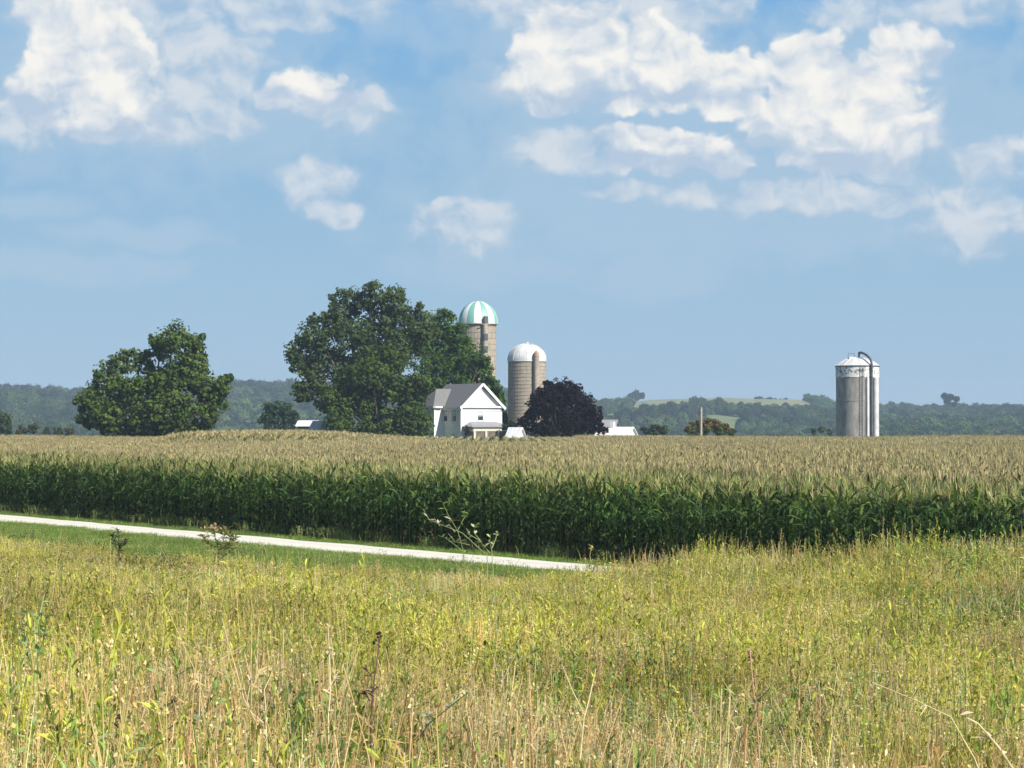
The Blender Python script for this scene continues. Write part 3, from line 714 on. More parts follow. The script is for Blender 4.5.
# ------------------------------------------------------------------ silos
def ring_profile(R, H, n, band=.09, out=.03):
    prof = [(R, -.5)]
    for k in range(n):
        z = H * (k + .5) / n
        prof += [(R, z - band / 2), (R + out, z - band / 2 + .01), (R + out, z + band / 2 - .01), (R, z + band / 2)]
    prof.append((R, H)); return prof
def silo(px, D, R, ytop, ydome, label, style, chute_az, hoops):
    X = (px - 512) / F * D; z0 = gz(X, D); root = empty('silo', (X, D, z0))
    tag(root, label, 'silo')
    H = at(px, ytop, D).z - z0; T = at(px, ydome, D).z - z0
    wall = MB(); N = 64
    body = 'stave_grey' if style == 'flat' else 'stave'
    prof = [(R, -.5)]; rings = []
    for k in range(hoops):
        z = H * (k + .5) / hoops; rings.append(z)
    wall.lathe([(R, -.5)] + [(R, H * i / 12) for i in range(1, 12)] + [(R, H)], N)
    for k in range(40 if style != 'flat' else 0):        # upright stave ribs
        a = 2 * math.pi * k / 40; c, s_ = math.cos(a), math.sin(a)
        wall.bar((R * c, R * s_, -.3), (R * c, R * s_, H - .02), .035, .035)
    w = wall.build('wall', M[body], root, smooth=True)
    hp = MB()
    for z in (rings if style != 'flat' else [H * .62]): hp.lathe([(R + .005, z - .05), (R + .035, z - .04), (R + .035, z + .04), (R + .005, z + .05)], N)
    hp.build('hoop', M['hoop'] if style != 'flat' else M['stave_grey'], w, smooth=True)
    Rd = R * (1.10 if style == 'striped' else 1.03)
    Ht = T - H
    if style in ('striped', 'white'):
        prof = [(R, H - .05), (Rd, H - .05), (Rd, H + .12)]
        for i in range(1, 13):
            a = math.pi / 2 * i / 12
            prof.append((max(.001, Rd * math.cos(a)), H + .12 + (Ht - .12) * math.sin(a)))
        dm = MB()
        if style == 'striped':
            dm.lathe(prof, 64, seg_mi=lambda k: ((k + 2) // 4) % 2)
            dome = dm.build('dome', [M['dome_white'], M['dome_mint']], root, smooth=True)
        else:
            dm.lathe(prof, 64); dome = dm.build('dome', M['dome_grey'], root, smooth=True)
            sm_ = MB()
            for k in range(16):
                a = 2 * math.pi * k / 16
                pts = [((Rd + .015) * math.cos(q) * math.cos(a), (Rd + .015) * math.cos(q) * math.sin(a), H + .13 + (Ht - .11) * math.sin(q)) for q in [math.pi / 2 * i / 10 for i in range(10)]]
                sm_.tube(pts, .025, 5)
            sm_.build('seam', M['dome_grey'], dome)
            vt = MB(); vt.lathe([(.0, T + .22), (.28, T + .16), (.30, T + .05), (.24, T - .1)], 16); vt.build('vent_cap', M['dome_grey'], dome, smooth=True)
        # rim
        rm = MB(); rm.lathe([(R + .02, H - .12), (Rd + .04, H - .10), (Rd + .04, H + .0), (R + .02, H + .02)], N)
        rm.build('rim', M['rust'] if style == 'striped' else M['dome_grey'], root, smooth=True)
        # unloading chute with doors
        ca, sa = math.cos(chute_az), math.sin(chute_az); cx, cy = ca * (R + .32), sa * (R + .32)
        ch = MB(); n = 14
        pr = [(.42, -.3), (.42, H + (.4 if style == 'striped' else .6))]
        b = MB(); b.lathe(pr, 20); b.v = [(v[0] + cx, v[1] + cy, v[2]) for v in b.v]
        for z in np.arange(1, H, 1.15):
            c2 = MB(); c2.lathe([(.42, z), (.45, z + .02), (.45, z + .07), (.42, z + .09)], 20); b.poly([(v[0] + cx, v[1] + cy, v[2]) for v in c2.v], c2.f)
        chute = b.build('chute', M['stave'], root, smooth=True)
        hd = MB(); top = H + (.4 if style == 'striped' else .6)
        hd.lathe([(.46, top), (.40, top + .35), (.2, top + .7), (.01, top + .85)], 16); hd.v = [(v[0] + cx, v[1] + cy, v[2]) for v in hd.v]
        hd.build('chute_hood', M['rust'], chute, smooth=True)
        if style == 'striped':
            zs = [H + .55, H - 2.15, H - 4.1]
            for z in zs:
                dr = MB(); ox, oy = cx + ca * .43, cy + sa * .43; tx, ty = -sa, ca
                dr.poly([(ox + tx * .3 + ca * e, oy + ty * .3 + sa * e, z + zz) for e in (-.16, .06) for zz in (-.5, .5)] + [(ox - tx * .3 + ca * e, oy - ty * .3 + sa * e, z + zz) for e in (-.16, .06) for zz in (-.5, .5)],
                        [(2, 3, 7, 6), (0, 1, 3, 2), (4, 6, 7, 5), (1, 5, 7, 3), (0, 2, 6, 4), (0, 4, 5, 1)])
                dr.build('chute_door', M['dark_metal'], chute)
            bk = MB(); bk.bar((cx + ca * .3 - -sa * .8, cy + sa * .3 - ca * .8, H - .15), (cx + ca * .3 + -sa * .8, cy + sa * .3 + ca * .8, H - .15), .12, .12); bk.build('bracket', M['rust'], root)
    else:
        bd = MB(); bd.lathe([(R + .02, H - 1.55), (R + .05, H - 1.53), (R + .05, H - .05), (R + .02, H - .03)], N); bd.build('whitewashed_band', M['band'], root, smooth=True)
        rm = MB(); rm.lathe([(R, H - .12), (R + .14, H - .10), (R + .14, H + .02), (R, H + .03)], N); rm.build('rim', M['dark_metal'], root, smooth=True)
        rf = MB(); rf.lathe([(R + .12, H + .02), (R * .86, H + Ht * .35), (R * .62, H + Ht * .72), (R * .35, H + Ht * .93), (R * .15, H + Ht), (.001, H + Ht * 1.02)], 48)
        roof = rf.build('roof', M['dome_grey'], root, smooth=True)
        rb = MB()
        for k in range(16):
            a = 2 * math.pi * k / 16; c, s_ = math.cos(a), math.sin(a)
            rb.tube([((R + .12) * c, (R + .12) * s_, H + .05), (R * .86 * c, R * .86 * s_, H + Ht * .35 + .02), (R * .62 * c, R * .62 * s_, H + Ht * .72 + .02), (R * .35 * c, R * .35 * s_, H + Ht * .93 + .02), (.3 * c, .3 * s_, H + Ht + .02)], .03, 5)
        rb.build('seam', M['white_metal'], roof)
        hb = MB(); hb.box(-1.2, -.6, -.8, -.2, H + Ht * .7, H + Ht * 1.05); hb.build('roof_hatch', M['white_metal'], roof, bevel=.03)
        rl = MB()
        for xx in (-1.3, -.5): rl.bar((xx, -.5, H + Ht * .8), (xx, -.5, H + Ht + .5), .05)
        rl.bar((-1.3, -.5, H + Ht + .5), (-.5, -.5, H + Ht + .5), .05); rl.build('railing', M['dark_metal'], roof)
        ca, sa = math.cos(chute_az), math.sin(chute_az); ox, oy = ca * (R + .28), sa * (R + .28)
        pb = MB(); pts = [(ox, oy, -.3), (ox, oy, H * .5), (ox, oy, H + .1)]
        for i in range(1, 9):
            a = math.pi * i / 9
            f = (1 + math.cos(a)) / 2
            pts.append((ox * f + .15 * (1 - f), oy * f + -.3 * (1 - f), H + .1 + (Ht + .55) * math.sin(a * .62) ** .9))
        pts.append((.15, -.3, H + Ht * .95))
        pb.tube(pts, .16, 10); pb.build('filler_pipe', M['dark_metal'], root, smooth=True)
        # pale enclosed chute beside the pipe
        for aa, nm, rr, mt in ((chute_az - .17, 'chute', .20, 'white_metal'), (chute_az + .24, 'chute', .40, 'white_metal')):
            b = MB(); b.lathe([(rr, -.3), (rr, H - 1.6 if rr < .5 else H - .2), (rr * .6, H - 1.4 if rr < .5 else H), (.01, H - 1.3 if rr < .5 else H + .05)], 18)
            qx, qy = math.cos(aa) * (R + rr * .6), math.sin(aa) * (R + rr * .6)
            b.v = [(v[0] + qx, v[1] + qy, v[2]) for v in b.v]
            b.build(nm, M['dome_grey'], root, smooth=True)
        ld = MB(); la = chute_az - .42; lx, ly = math.cos(la) * (R + .2), math.sin(la) * (R + .2)
        for dx in (-.2, .2): ld.bar((lx + dx, ly, .2), (lx + dx, ly, H), .05)
        for z in np.arange(.4, H, .35): ld.bar((lx - .2, ly, z), (lx + .2, ly, z), .035)
        ld.build('ladder', M['dark_metal'], root)
    return root
def az_for(off, R):      # azimuth on the camera side for a lateral offset
    return -math.acos(max(-1, min(1, off / R)))
silo(478, 345, 2.85, 324, 301, 'tallest stone coloured silo with green and white striped dome rising above the grove', 'striped', az_for(1.15, 2.85 + .3), 22)
silo(527, 312, 2.68, 361, 343.5, 'brown hooped silo with plain pale dome between house and purple tree', 'white', az_for(1.3, 2.68 + .3), 26)
silo(857.5, 290, 2.82, 366, 357.5, 'weathered grey silo with low white roof and filler pipe alone on the right', 'flat', az_for(1.45, 2.82 + .28), 16)

# ------------------------------------------------------------------ farmhouse
def wall_window(mb_unused, parent, a, b, out, z0, z1, w=.85, curtain=True):
    pass
def house():
    th = math.radians(35); cx = -7.0 + 2.75; cy = 301.9
    root = empty('farmhouse', (cx, cy, gz(cx, cy)), th)
    tag(root, 'white two storey clapboard farmhouse with grey roof and front porch below the trees', 'house')
    W = 3.35; E = 7.0; A = 10.05; L = 8.4
    wl = MB()
    wl.poly([(-W, 0, -.3), (W, 0, -.3), (W, 0, E), (0, 0, A - .25), (-W, 0, E), (-W, L, -.3), (W, L, -.3), (W, L, E), (0, L, A - .25), (-W, L, E)],
            [(0, 1, 2, 3, 4), (6, 5, 9, 8, 7), (1, 6, 7, 2), (5, 0, 4, 9)])
    for z in np.arange(.3, E - .1, .22):                     # clapboard shadow lines
        wl.box(-W - .012, W + .012, -.012, L + .012, z, z + .025)
    z = E + .1
    while z < A - .7:
        hw = W * (A - .25 - z) / (A - .25 - E) - .12; wl.box(-hw, hw, -.012, .1, z, z + .025); z += .22
    wall = wl.build('wall', M['siding'], root)
    wg = MB(); x0 = -W - 1.55; y0, y1 = 4.3, 8.3
    wg.box(x0, -W + .1, y0, y1, -.3, E - .05)
    for z in np.arange(.3, E - .2, .22): wg.box(x0 - .012, -W - .02, y0 - .012, y1 + .012, z, z + .025)
    wing = wg.build('wing', M['siding'], root)
    # roof slabs with thickness
    def slab(mb, pts, t=.16):
        pts = [Vector(p) for p in pts]; n = len(pts)
        up = (pts[1] - pts[0]).cross(pts[2] - pts[0]).normalized()
        if up.z < 0: up = -up
        lo = [p - up * t for p in pts]
        mb.poly(pts + lo, [tuple(range(n)), tuple(range(2 * n - 1, n - 1, -1))] + [(i, n + i, n + (i + 1) % n, (i + 1) % n) for i in range(n)])
    o = .4; sl = (A - E) / W
    rf = MB()
    for sg in (-1, 1):
        slab(rf, [(0, -.45, A), (sg * (W + o), -.45, E - sl * o), (sg * (W + o), L + .35, E - sl * o), (0, L + .35, A)])
    roof = rf.build('roof', M['shingle'], root)
    wr = MB(); ym = (y0 + y1) / 2; RZ = 9.35; ez = 7.0; rx = -3.3; ex = x0 - .4
    slab(wr, [(-.6, ym, RZ), (rx, ym, RZ), (ex, y0 - .4, ez - .12), (-.6 - 2.6, y0 - .4, ez - .12)], .14)
    slab(wr, [(-.6, ym, RZ), (rx, ym, RZ), (ex, y1 + .4, ez - .12), (-.6 - 2.6, y1 + .4, ez - .12)], .14)
    slab(wr, [(rx, ym, RZ), (ex, y0 - .4, ez - .12), (ex, y1 + .4, ez - .12)], .14)
    wr.build('wing_roof', M['shingle'], root)
    # trim: rake boards, pediment cornice, frieze, corner boards
    tr = MB()
    for sg in (-1, 1):
        a = Vector((0, -.50, A - .12)); b = Vector((sg * (W + o), -.50, E - sl * o - .12))
        tr.bar(a, b, .10, .34)
        a = Vector((0, -.06, A - .75)); b = Vector((sg * (W - .35), -.06, E + .12))
        tr.bar(a, b, .10, .16)
    tr.build('rake_board', M['trim'], root)
    co = MB(); co.box(-W - .35, W + .35, -.42, -.02, E - .32, E - .08); co.box(-W - .02, W + .02, -.10, -.02, E - .75, E - .34); co.build('cornice', M['trim'], root)
    ev = MB(); ev.box(-W - .42, -W - .02, -.3, y0 - .42, E - .62, E - .40); ev.box(x0 - .42, -W - .45, y0 - .44, y0 - .04, E - .34, E - .1); ev.box(x0 - .44, x0 - .04, y0 - .44, y1 + .4, E - .34, E - .1); ev.build('eave_board', M['trim'], root)
    cb = MB()
    for x, y in ((-W, 0), (W, 0), (x0, y0)): cb.box(x - .09, x + .09, y - .09, y + .09, -.2, E - .5)
    cb.build('corner_board', M['trim'], root)
    def window(cxl, cyl, face, z0, z1, w=.9, par=None):
        # face 'f': in the y=const plane looking to -y; 's': in the x=const plane looking to -x
        def q(mb, a0, a1, d0, d1, za, zb):
            if face == 'f': mb.box(cxl + a0, cxl + a1, cyl - d1, cyl - d0, za, zb)
            else: mb.box(cxl - d1, cxl - d0, cyl + a0, cyl + a1, za, zb)
        f = MB(); h = w / 2
        q(f, -h - .12, -h, .0, .08, z0 - .1, z1 + .14); q(f, h, h + .12, .0, .08, z0 - .1, z1 + .14)
        q(f, -h, h, .0, .09, z1, z1 + .15); q(f, -h - .16, h + .16, .0, .14, z0 - .16, z0 - .1); q(f, -h, h, .0, .08, z0 - .1, z0 - .02)
        q(f, -h, h, .03, .06, (z0 + z1) / 2 - .03, (z0 + z1) / 2 + .03)
        wo = f.build('window', M['trim'], par or root)
        p = MB(); q(p, -h, h, .012, .028, z0 - .02, z1); p.build('pane', M['glass'], wo)
        c = MB(); q(c, -h + .03, h - .03, .03, .04, (z0 + z1) / 2 + .1, z1 - .05); c.build('blind', M['curtain'], wo)
    window(-.15, 0, 'f', 4.95, 6.15); window(-W, 1.65, 's', 4.85, 6.35, 1.0); window(-W, 3.75, 's', 4.85, 6.35, .9)
    window(x0, 5.6, 's', 4.85, 6.3, .9); window(-W, 1.8, 's', 1.6, 3.1, .95); window(x0, 6.2, 's', 1.6, 3.1, .95)
    window(-2.6, 0, 'f', 1.7, 3.1, .8)
    # porch
    px0, px1, py0 = -2.9, 3.3, -2.3; PE = 4.02
    pr = MB(); slab(pr, [(px0 + 1.1, -.02, 4.78), (px1 - 1.1, -.02, 4.78), (px1 + .35, py0 - .35, PE + .06), (px0 - .35, py0 - .35, PE + .06)], .12)
    slab(pr, [(px0 + 1.1, -.02, 4.78), (px0 - .35, -.02, PE + .06), (px0 - .35, py0 - .35, PE + .06)], .12)
    slab(pr, [(px1 - 1.1, -.02, 4.78), (px1 + .35, -.02, PE + .06), (px1 + .35, py0 - .35, PE + .06)], .12)
    pr.build('porch_roof', M['shingle_pale'], root)
    bm = MB(); bm.box(px0, px1, py0 - .08, py0 + .08, 3.45, 3.92); bm.box(px0 - .08, px0 + .08, py0 + .09, -.03, 3.45, 3.92); bm.box(px1 - .08, px1 + .08, py0 + .09, -.03, 3.45, 3.92)
    bm.build('porch_beam', M['cream'], root)
    for x in (px0 + .2, px0 + 2.1, px1 - 2.1, px1 - .2):
        p = MB(); p.box(x - .16, x + .16, py0 - .14, py0 + .14, .5, 3.44); p.box(x - .22, x + .22, py0 - .2, py0 + .2, .42, .62); p.build('porch_post', M['cream'], root)
    fl = MB(); fl.box(px0 - .1, px1 + .1, py0 - .1, -.02, .2, .42); fl.box(px0 + .2, px1 - .2, -.9, -.6, -.1, .19); fl.build('porch_floor', M['cream'], root)
    sc = MB(); sc.box(px0 + .3, px1 - .3, py0 + .02, py0 + .05, 1.2, 3.44); sc.build('porch_infill', M['dark_brown'], root)  # dark brown sheet filling the porch openings
    d = MB(); d.box(.6, 1.6, -.08, -.015, .45, 2.7); d.build('door', M['cream'], root)
house()

def gable_shed(name, label, px, D, w, l, eave, ridge_z, rot, wallm, roofm, extra=None, cat='shed'):
    X = (px - 512) / F * D
    root = empty(name, (X, D, gz(X, D)), rot); tag(root, label, cat)
    hw = w / 2
    b = MB(); b.poly([(-hw, 0, -.3), (hw, 0, -.3), (hw, 0, eave), (0, 0, ridge_z - .1), (-hw, 0, eave), (-hw, l, -.3), (hw, l, -.3), (hw, l, eave), (0, l, ridge_z - .1), (-hw, l, eave)],
                     [(0, 1, 2, 3, 4), (6, 5, 9, 8, 7), (1, 6, 7, 2), (5, 0, 4, 9)])
    for x in np.arange(-hw + .3, hw, .4): b.box(x, x + .03, -.012, .0, .0, eave - .1)
    b.build('wall', wallm, root)
    r_ = MB(); sl = (ridge_z - eave) / hw
    for sg in (-1, 1):
        e = sg * (hw + .3); ze = eave - .3 * sl
        pts = [(0, -.3, ridge_z), (e, -.3, ze), (e, l + .3, ze), (0, l + .3, ridge_z)]; lo = [(p[0], p[1], p[2] - .12) for p in pts]
        r_.poly(pts + lo, [(0, 1, 2, 3), (7, 6, 5, 4), (0, 4, 5, 1), (1, 5, 6, 2), (2, 6, 7, 3), (3, 7, 4, 0)])
        for y in np.arange(0, l, .6): r_.bar((sg * .05, y, ridge_z + .01), (e * .98, y, ze + .03), .04, .04)
    r_.build('roof', roofm, root)
    if extra: extra(root)
    return root
def cupola(root):
    c = MB(); c.box(-.35, .35, 1.2, 1.9, 3.7, 4.85); c.build('chimney', M['trim'], root, bevel=.03)
gable_shed('metal_shed', 'low white metal shed with stubby white chimney just right of the purple tree', 632, 303, 4.0, 4.6, 2.7, 4.05, math.radians(66), M['white_metal'], M['white_metal'],
           extra=lambda r_: (lambda c: (c.box(-.3, .3, 2.6, 3.2, 3.6, 4.75), c.build('chimney', M['trim'], r_, bevel=.03)))(MB()))
gable_shed('grey_barn', 'grey roofed farm building partly hidden behind the low white shed', 616, 330, 4, 3.0, 4.1, 5.1, math.radians(80), M['grey_siding'], M['shingle_pale'], cat='barn')
def door_part(root):
    d = MB(); d.box(-.45, .45, -.06, -.015, 0, 2.0); d.build('door', M['grey_siding'], root)
gable_shed('garden_shed', 'small bright white shed between the porch and the purple tree', 521, 290.5, 1.6, 1.6, 3.0, 4.0, math.radians(62), M['siding'], M['white_metal'], extra=door_part)
gable_shed('garage', 'low pale roofed garage peeping out below the left side of the purple tree', 541, 300, 3.2, 3.4, 2.9, 3.95, math.radians(98), M['siding'], M['shingle_pale'], cat='garage')
gable_shed('machine_shed', 'low shed with a bright white roof left of the grove', 317, 330, 4.0, 2.6, 4.3, 5.0, math.radians(85), M['dark_brown'], M['white_metal'])
gable_shed('gabled_shed', 'small blue grey gabled shed tucked under the left side of the grove', 322.5, 310, 1.9, 3.0, 3.2, 4.9, math.radians(30), M['grey_siding'], M['grey_siding'])

def pole():
    X = (701 - 512) / F * 300; z0 = gz(X, 300); root = empty('utility_pole', (X, 300, z0)); tag(root, 'pale weathered wooden pole standing at the far edge of the corn', 'utility pole')
    b = MB(); H = at(701, 407, 300).z - z0; b.tube([(0, 0, -.5), (0, 0, H * .5), (0.03, 0, H)], [.20, .17, .14], 12); b.build('shaft', M['pole'], root, smooth=True)
    c = MB(); c.tube([(0.03, 0, H - .02), (0.03, 0, H + .08)], [.16, .05], 12); c.build('cap', M['dark_metal'], root)
    i = MB(); i.tube([(0, -.17, H - .5), (0, -.30, H - .48)], [.03, .03], 6); i.tube([(0, -.28, H - .52), (0, -.28, H - .40)], [.05, .03], 8); i.build('insulator', M['trim'], root)
pole()

# ------------------------------------------------------------------ far woodland
def woods():
    r = np.random.default_rng(41); protos = []
    for v in range(6):
        lobes = [(Vector((0, 0, 8 + v % 3)), 5.0)]
        for k in range(6): a = r.uniform(0, 6.28); lobes.append((Vector((math.cos(a) * 4, math.sin(a) * 4, r.uniform(4.5, 9.5))), r.uniform(2.6, 3.9)))
        lobes.append((Vector((0, 0, 11.0)), 3.0))
        base = [(.055, .105, .028), (.08, .13, .03), (.028, .06, .02), (.09, .14, .04), (.035, .075, .025), (.10, .125, .04)][v]  # the dark tones among these stand in for cloud shadow on the hills
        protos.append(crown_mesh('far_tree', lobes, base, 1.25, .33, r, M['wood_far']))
    n0 = 17000
    D = np.sqrt(r.uniform(1080 ** 2, 2260 ** 2, n0)); x = r.uniform(-.30, .30, n0) * D; y = D; px = 512 + x / y * F
    cl = vnoise(x, y * .5, 60, 61)
    ok = np.ones(n0, bool)
    hedge = ((cl > .72) & (y < 1760)) | ((px > 752) & (px < 790) & (np.abs(y - 2120) < 10))
    ok &= ~((px > 630) & (px < 800 + 25 * cl) & (y > 1660 + 80 * cl) & ~hedge)            # open fields up to the ridge
    ok &= ~((px > 596) & (px < 627) & (y > 1570) & (y < 1760))
    ok &= ~((px > 886) & (px < 930) & (y > 1560) & (y < 1700))
    ok &= ~((px > 705) & (px < 740) & (y > 1400) & (y < 1600))
    ok &= ~((px > 60) & (px < 90) & (y > 1150) & (y < 1300))
    ok &= ~((cl < .16))
    x = x[ok]; y = y[ok]; px = px[ok]; hedge = hedge[ok]; n = len(x)
    k = np.where(hedge & (px > 630) & (px < 825) & (y > 1620), .5, 1) * r.uniform(.6, 1.15, n) * np.interp(y, [1080, 1500, 2200], [.68, .75, .75]) * (.9 + .3 * vnoise(x, y, 90, 62)) * np.where((px > 590) & (px < 850), .82, 1) * np.where((y > 1900) & (px > 590), .8, 1)
    P = np.stack([x, y, terrain(x, y) - 1.5], 1)
    sp = (vnoise(x, y, 140, 63) * 5.99).astype(int); idx = np.where(r.uniform(size=n) < .55, sp, r.integers(0, 6, n))
    print('woods', n)
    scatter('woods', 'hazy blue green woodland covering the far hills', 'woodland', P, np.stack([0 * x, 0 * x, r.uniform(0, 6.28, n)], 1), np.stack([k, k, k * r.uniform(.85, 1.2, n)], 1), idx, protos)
woods()

# ------------------------------------------------------------------ individual foreground plants
def weed(name, label, D, stems_px, col, w=.006, leaf=None, head=None, cat='plant', seed=0, leafcol=None, group=None):
    """stems_px: polylines of (px, py) from base to tip, at distance D; leaf: (count, length, half width); head: (count, size, spread)"""
    r = np.random.default_rng(100 + seed)
    bx, by = stems_px[0][0]
    base = at(bx, by, D); base.z = gz(base.x, D) - .02
    root = empty(name, base); tag(root, label, cat, group)
    mb = MB(); lines = []
    for i, pl in enumerate(stems_px):
        pts = [at(px, py, D) - base for px, py in pl]
        dy = r.uniform(-.12, .12)
        for k, p in enumerate(pts): p.y += dy * k
        if i == 0 and pts[0].z > .02: pts.insert(0, Vector((pts[0].x - .02, 0, 0)))
        n = len(pts); mb.tube(pts, [max(w * .4, w * (1 - .6 * k / max(1, n - 1))) * (1 if i == 0 else .75) for k in range(n)], 6)
        lines.append(np.array([[p.x, p.y, p.z] for p in pts]))
    me_m = surf_mat(name + '_stem', tuple(c * .8 for c in col), tuple(min(1, c * 1.15) for c in col), 12, .8)
    mb.build('stem', me_m, root, smooth=True)
    if leaf:
        R = Rib()
        for P in lines: leaves_on(R, r, P[None], leaf[0], leaf[1], leaf[2], leafcol or col, .15, 1, .6, .5)
        o = bpy.data.objects.new('leaves', R.mesh('leaves', M['leaf'])); link(o, root)
    if head:
        R = Rib()
        for P in lines[:1]: plume(R, r, P[None][:, -2:], head[0], head[1], head[2], head[3] if len(head) > 3 else col, .1)
        o = bpy.data.objects.new('seed_head', R.mesh('seed_head', M['leaf'])); link(o, root)
    return root
PT = (.62, .50, .30); TN = (.55, .40, .20)
weed('leaning_weed', 'tall weed leaning left across the corn with pale curled leaves', 22, [[(489, 690), (487, 556), (462, 534), (440, 526), (428, 522), (421, 511)], [(455, 532), (449, 524), (452, 518)], [(470, 545), (455, 542), (448, 534)], [(440, 526), (434, 518)]], (.34, .36, .17), .006, (6, .08, .014), None, seed=1, leafcol=(.46, .46, .30))
weed('upright_weed', 'thin green forked weed standing upright before the corn', 22.5, [[(470, 690), (464, 552), (458, 530), (449, 514), (444, 502)], [(458, 530), (464, 518), (468, 512)], [(464, 552), (448, 540), (438, 536)]], (.25, .33, .12), .006, (7, .07, .011), None, seed=2, leafcol=(.26, .36, .12))
weed('pale_leaved_weed', 'weed with bright pale leaf tufts at its tips right of the leaning weed', 21.5, [[(500, 690), (492, 552), (490, 540), (491, 533)], [(492, 556), (480, 540), (470, 534), (467, 528)], [(480, 540), (474, 532), (475, 524)], [(492, 548), (496, 538), (497, 533)]], (.32, .38, .16), .006, (6, .08, .016), None, seed=3, leafcol=(.50, .54, .28))
weed('plumed_weed', 'bushy tan plumed weed overlapping the white lane', 44, [[(220, 580), (218, 550), (214, 532), (212, 527)], [(220, 556), (224, 538), (226, 529)], [(219, 558), (230, 542), (232, 531)], [(219, 556), (207, 542), (205, 534)], [(219, 560), (236, 548), (234, 536)]], (.38, .32, .16), .012, (46, .16, .026), (90, .04, .13, (.46, .35, .2)), seed=4, leafcol=(.30, .30, .12))
weed('dark_weed', 'dark wiry dead weed at the prairie edge below the lane', 46, [[(122, 575), (119, 548), (118, 532), (116, 527)], [(119, 552), (112, 540), (111, 535)], [(119, 550), (128, 540)]], (.12, .10, .09), .012, (34, .15, .02), None, seed=5, leafcol=(.10, .09, .07))
weed('dry_stalk', 'pale bent dry stalk leaning left in the foreground grass', 9.5, [[(268, 800), (264, 745), (238, 705), (227, 680), (214, 650), (205, 630)], [(238, 705), (232, 716)]], TN, .005, (2, .06, .006), None, 'dry stalk', 6)
weed('dry_stalk', 'forked pale dry stalk with two tines beside the bent one', 9.2, [[(271, 800), (266, 735), (264, 705), (262, 692), (268, 678)], [(264, 722), (252, 712), (248, 700), (252, 678), (250, 664)], [(262, 692), (256, 684)]], PT, .005, (2, .05, .006), None, 'dry stalk', 7)
weed('dry_stalk', 'cream dry stalk with small buds left of the dark dead plant', 10, [[(330, 800), (327, 720), (328, 690), (325, 660), (322, 630)], [(328, 690), (338, 672)], [(325, 662), (332, 648)]], PT, .0055, (4, .04, .008), (8, .010, .012), 'dry stalk', 8, (.7, .6, .4))
weed('dry_stalk', 'short tan dry stalk lying diagonally above the bent one', 10.5, [[(199, 740), (201, 673), (220, 660), (244, 645)]], PT, .0045, None, None, 'dry stalk', 9)
weed('dead_coneflower', 'dark brown dead flower stalk in the foreground grass', 10, [[(371, 800), (370, 720), (371, 690), (374, 660), (375, 640)], [(371, 692), (381, 684)], [(370, 700), (363, 690)], [(372, 676), (366, 668)]], (.10, .05, .05), .006, (6, .05, .007), (14, .013, .016, (.09, .045, .045)), 'dead flower', 10, (.12, .07, .06))
weed('grey_green_weed', 'grey green weed stem leaning right beside the dead flower', 9.5, [[(426, 800), (418, 738), (430, 718), (450, 700), (470, 682)], [(430, 718), (425, 708)]], (.36, .40, .26), .005, (6, .05, .01), None, 'plant', 11, (.34, .42, .26))
weed('green_stalk', 'straight pale green stalk rising at the bottom left', 8.6, [[(205, 830), (203, 760), (202, 720), (203, 690)]], (.36, .44, .20), .006, (10, .045, .010), None, 'plant', 12, (.3, .42, .2))
weed('dry_stalk', 'thick pale dry stalk slanting down to the bottom right corner', 8.6, [[(1030, 830), (1006, 765), (985, 738), (960, 712), (938, 700)], [(960, 712), (956, 698)], [(985, 738), (996, 728)]], (.66, .60, .34), .007, (3, .06, .008), None, 'dry stalk', 13)
weed('dry_stalk', 'pale yellow stalk crossing the thick slanting one', 8.8, [[(1000, 830), (976, 760), (955, 720), (925, 706), (880, 688)], [(925, 706), (915, 712)]], (.58, .50, .26), .005, (2, .06, .006), None, 'dry stalk', 14)
weed('dry_stalk', 'short upright tan stalk near the bottom centre', 9.5, [[(576, 800), (584, 720), (590, 700), (597, 672)], [(584, 714), (572, 690), (558, 655)]], PT, .005, (2, .05, .006), None, 'dry stalk', 15)
weed('dry_stalk', 'tan branching dry stalk right of the bottom centre', 9.2, [[(730, 800), (738, 735), (748, 715), (752, 695)], [(738, 735), (730, 718)]], TN, .005, (2, .05, .006), None, 'dry stalk', 16)
weed('pink_stalk', 'reddish tan upright stalk in the middle of the right foreground', 9.6, [[(762, 830), (760, 740), (757, 690), (756, 655)], [(757, 700), (768, 684)]], (.48, .28, .19), .005, (4, .05, .007), (10, .01, .012, (.5, .32, .22)), 'dry stalk', 17)
weed('milkweed', 'leafy pale green plant at the left edge of the foreground', 12, [[(30, 800), (32, 680), (30, 630), (33, 598)], [(32, 670), (22, 640), (18, 612)], [(31, 680), (46, 640), (52, 614)]], (.26, .40, .18), .006, (16, .07, .016), None, 'plant', 18, (.28, .44, .20))
weed('leafy_weed', 'tall leafy green weed rising above the prairie at the right', 30, [[(962, 660), (961, 590), (962, 560), (960, 540)], [(961, 580), (970, 560), (974, 546)], [(961, 584), (950, 566), (946, 548)]], (.26, .34, .12), .008, (20, .12, .018), None, 'plant', 19, (.26, .38, .13))
weed('tall_goldenrod', 'tall yellow topped weed poking up against the dark corn at right centre', 42, [[(592, 610), (592, 570), (590, 556), (592, 546)], [(592, 572), (598, 556)], [(592, 572), (584, 558)]], (.4, .36, .14), .009, (14, .12, .014), (20, .028, .04, (.5, .42, .14)), 'plant', 20, (.34, .34, .12))

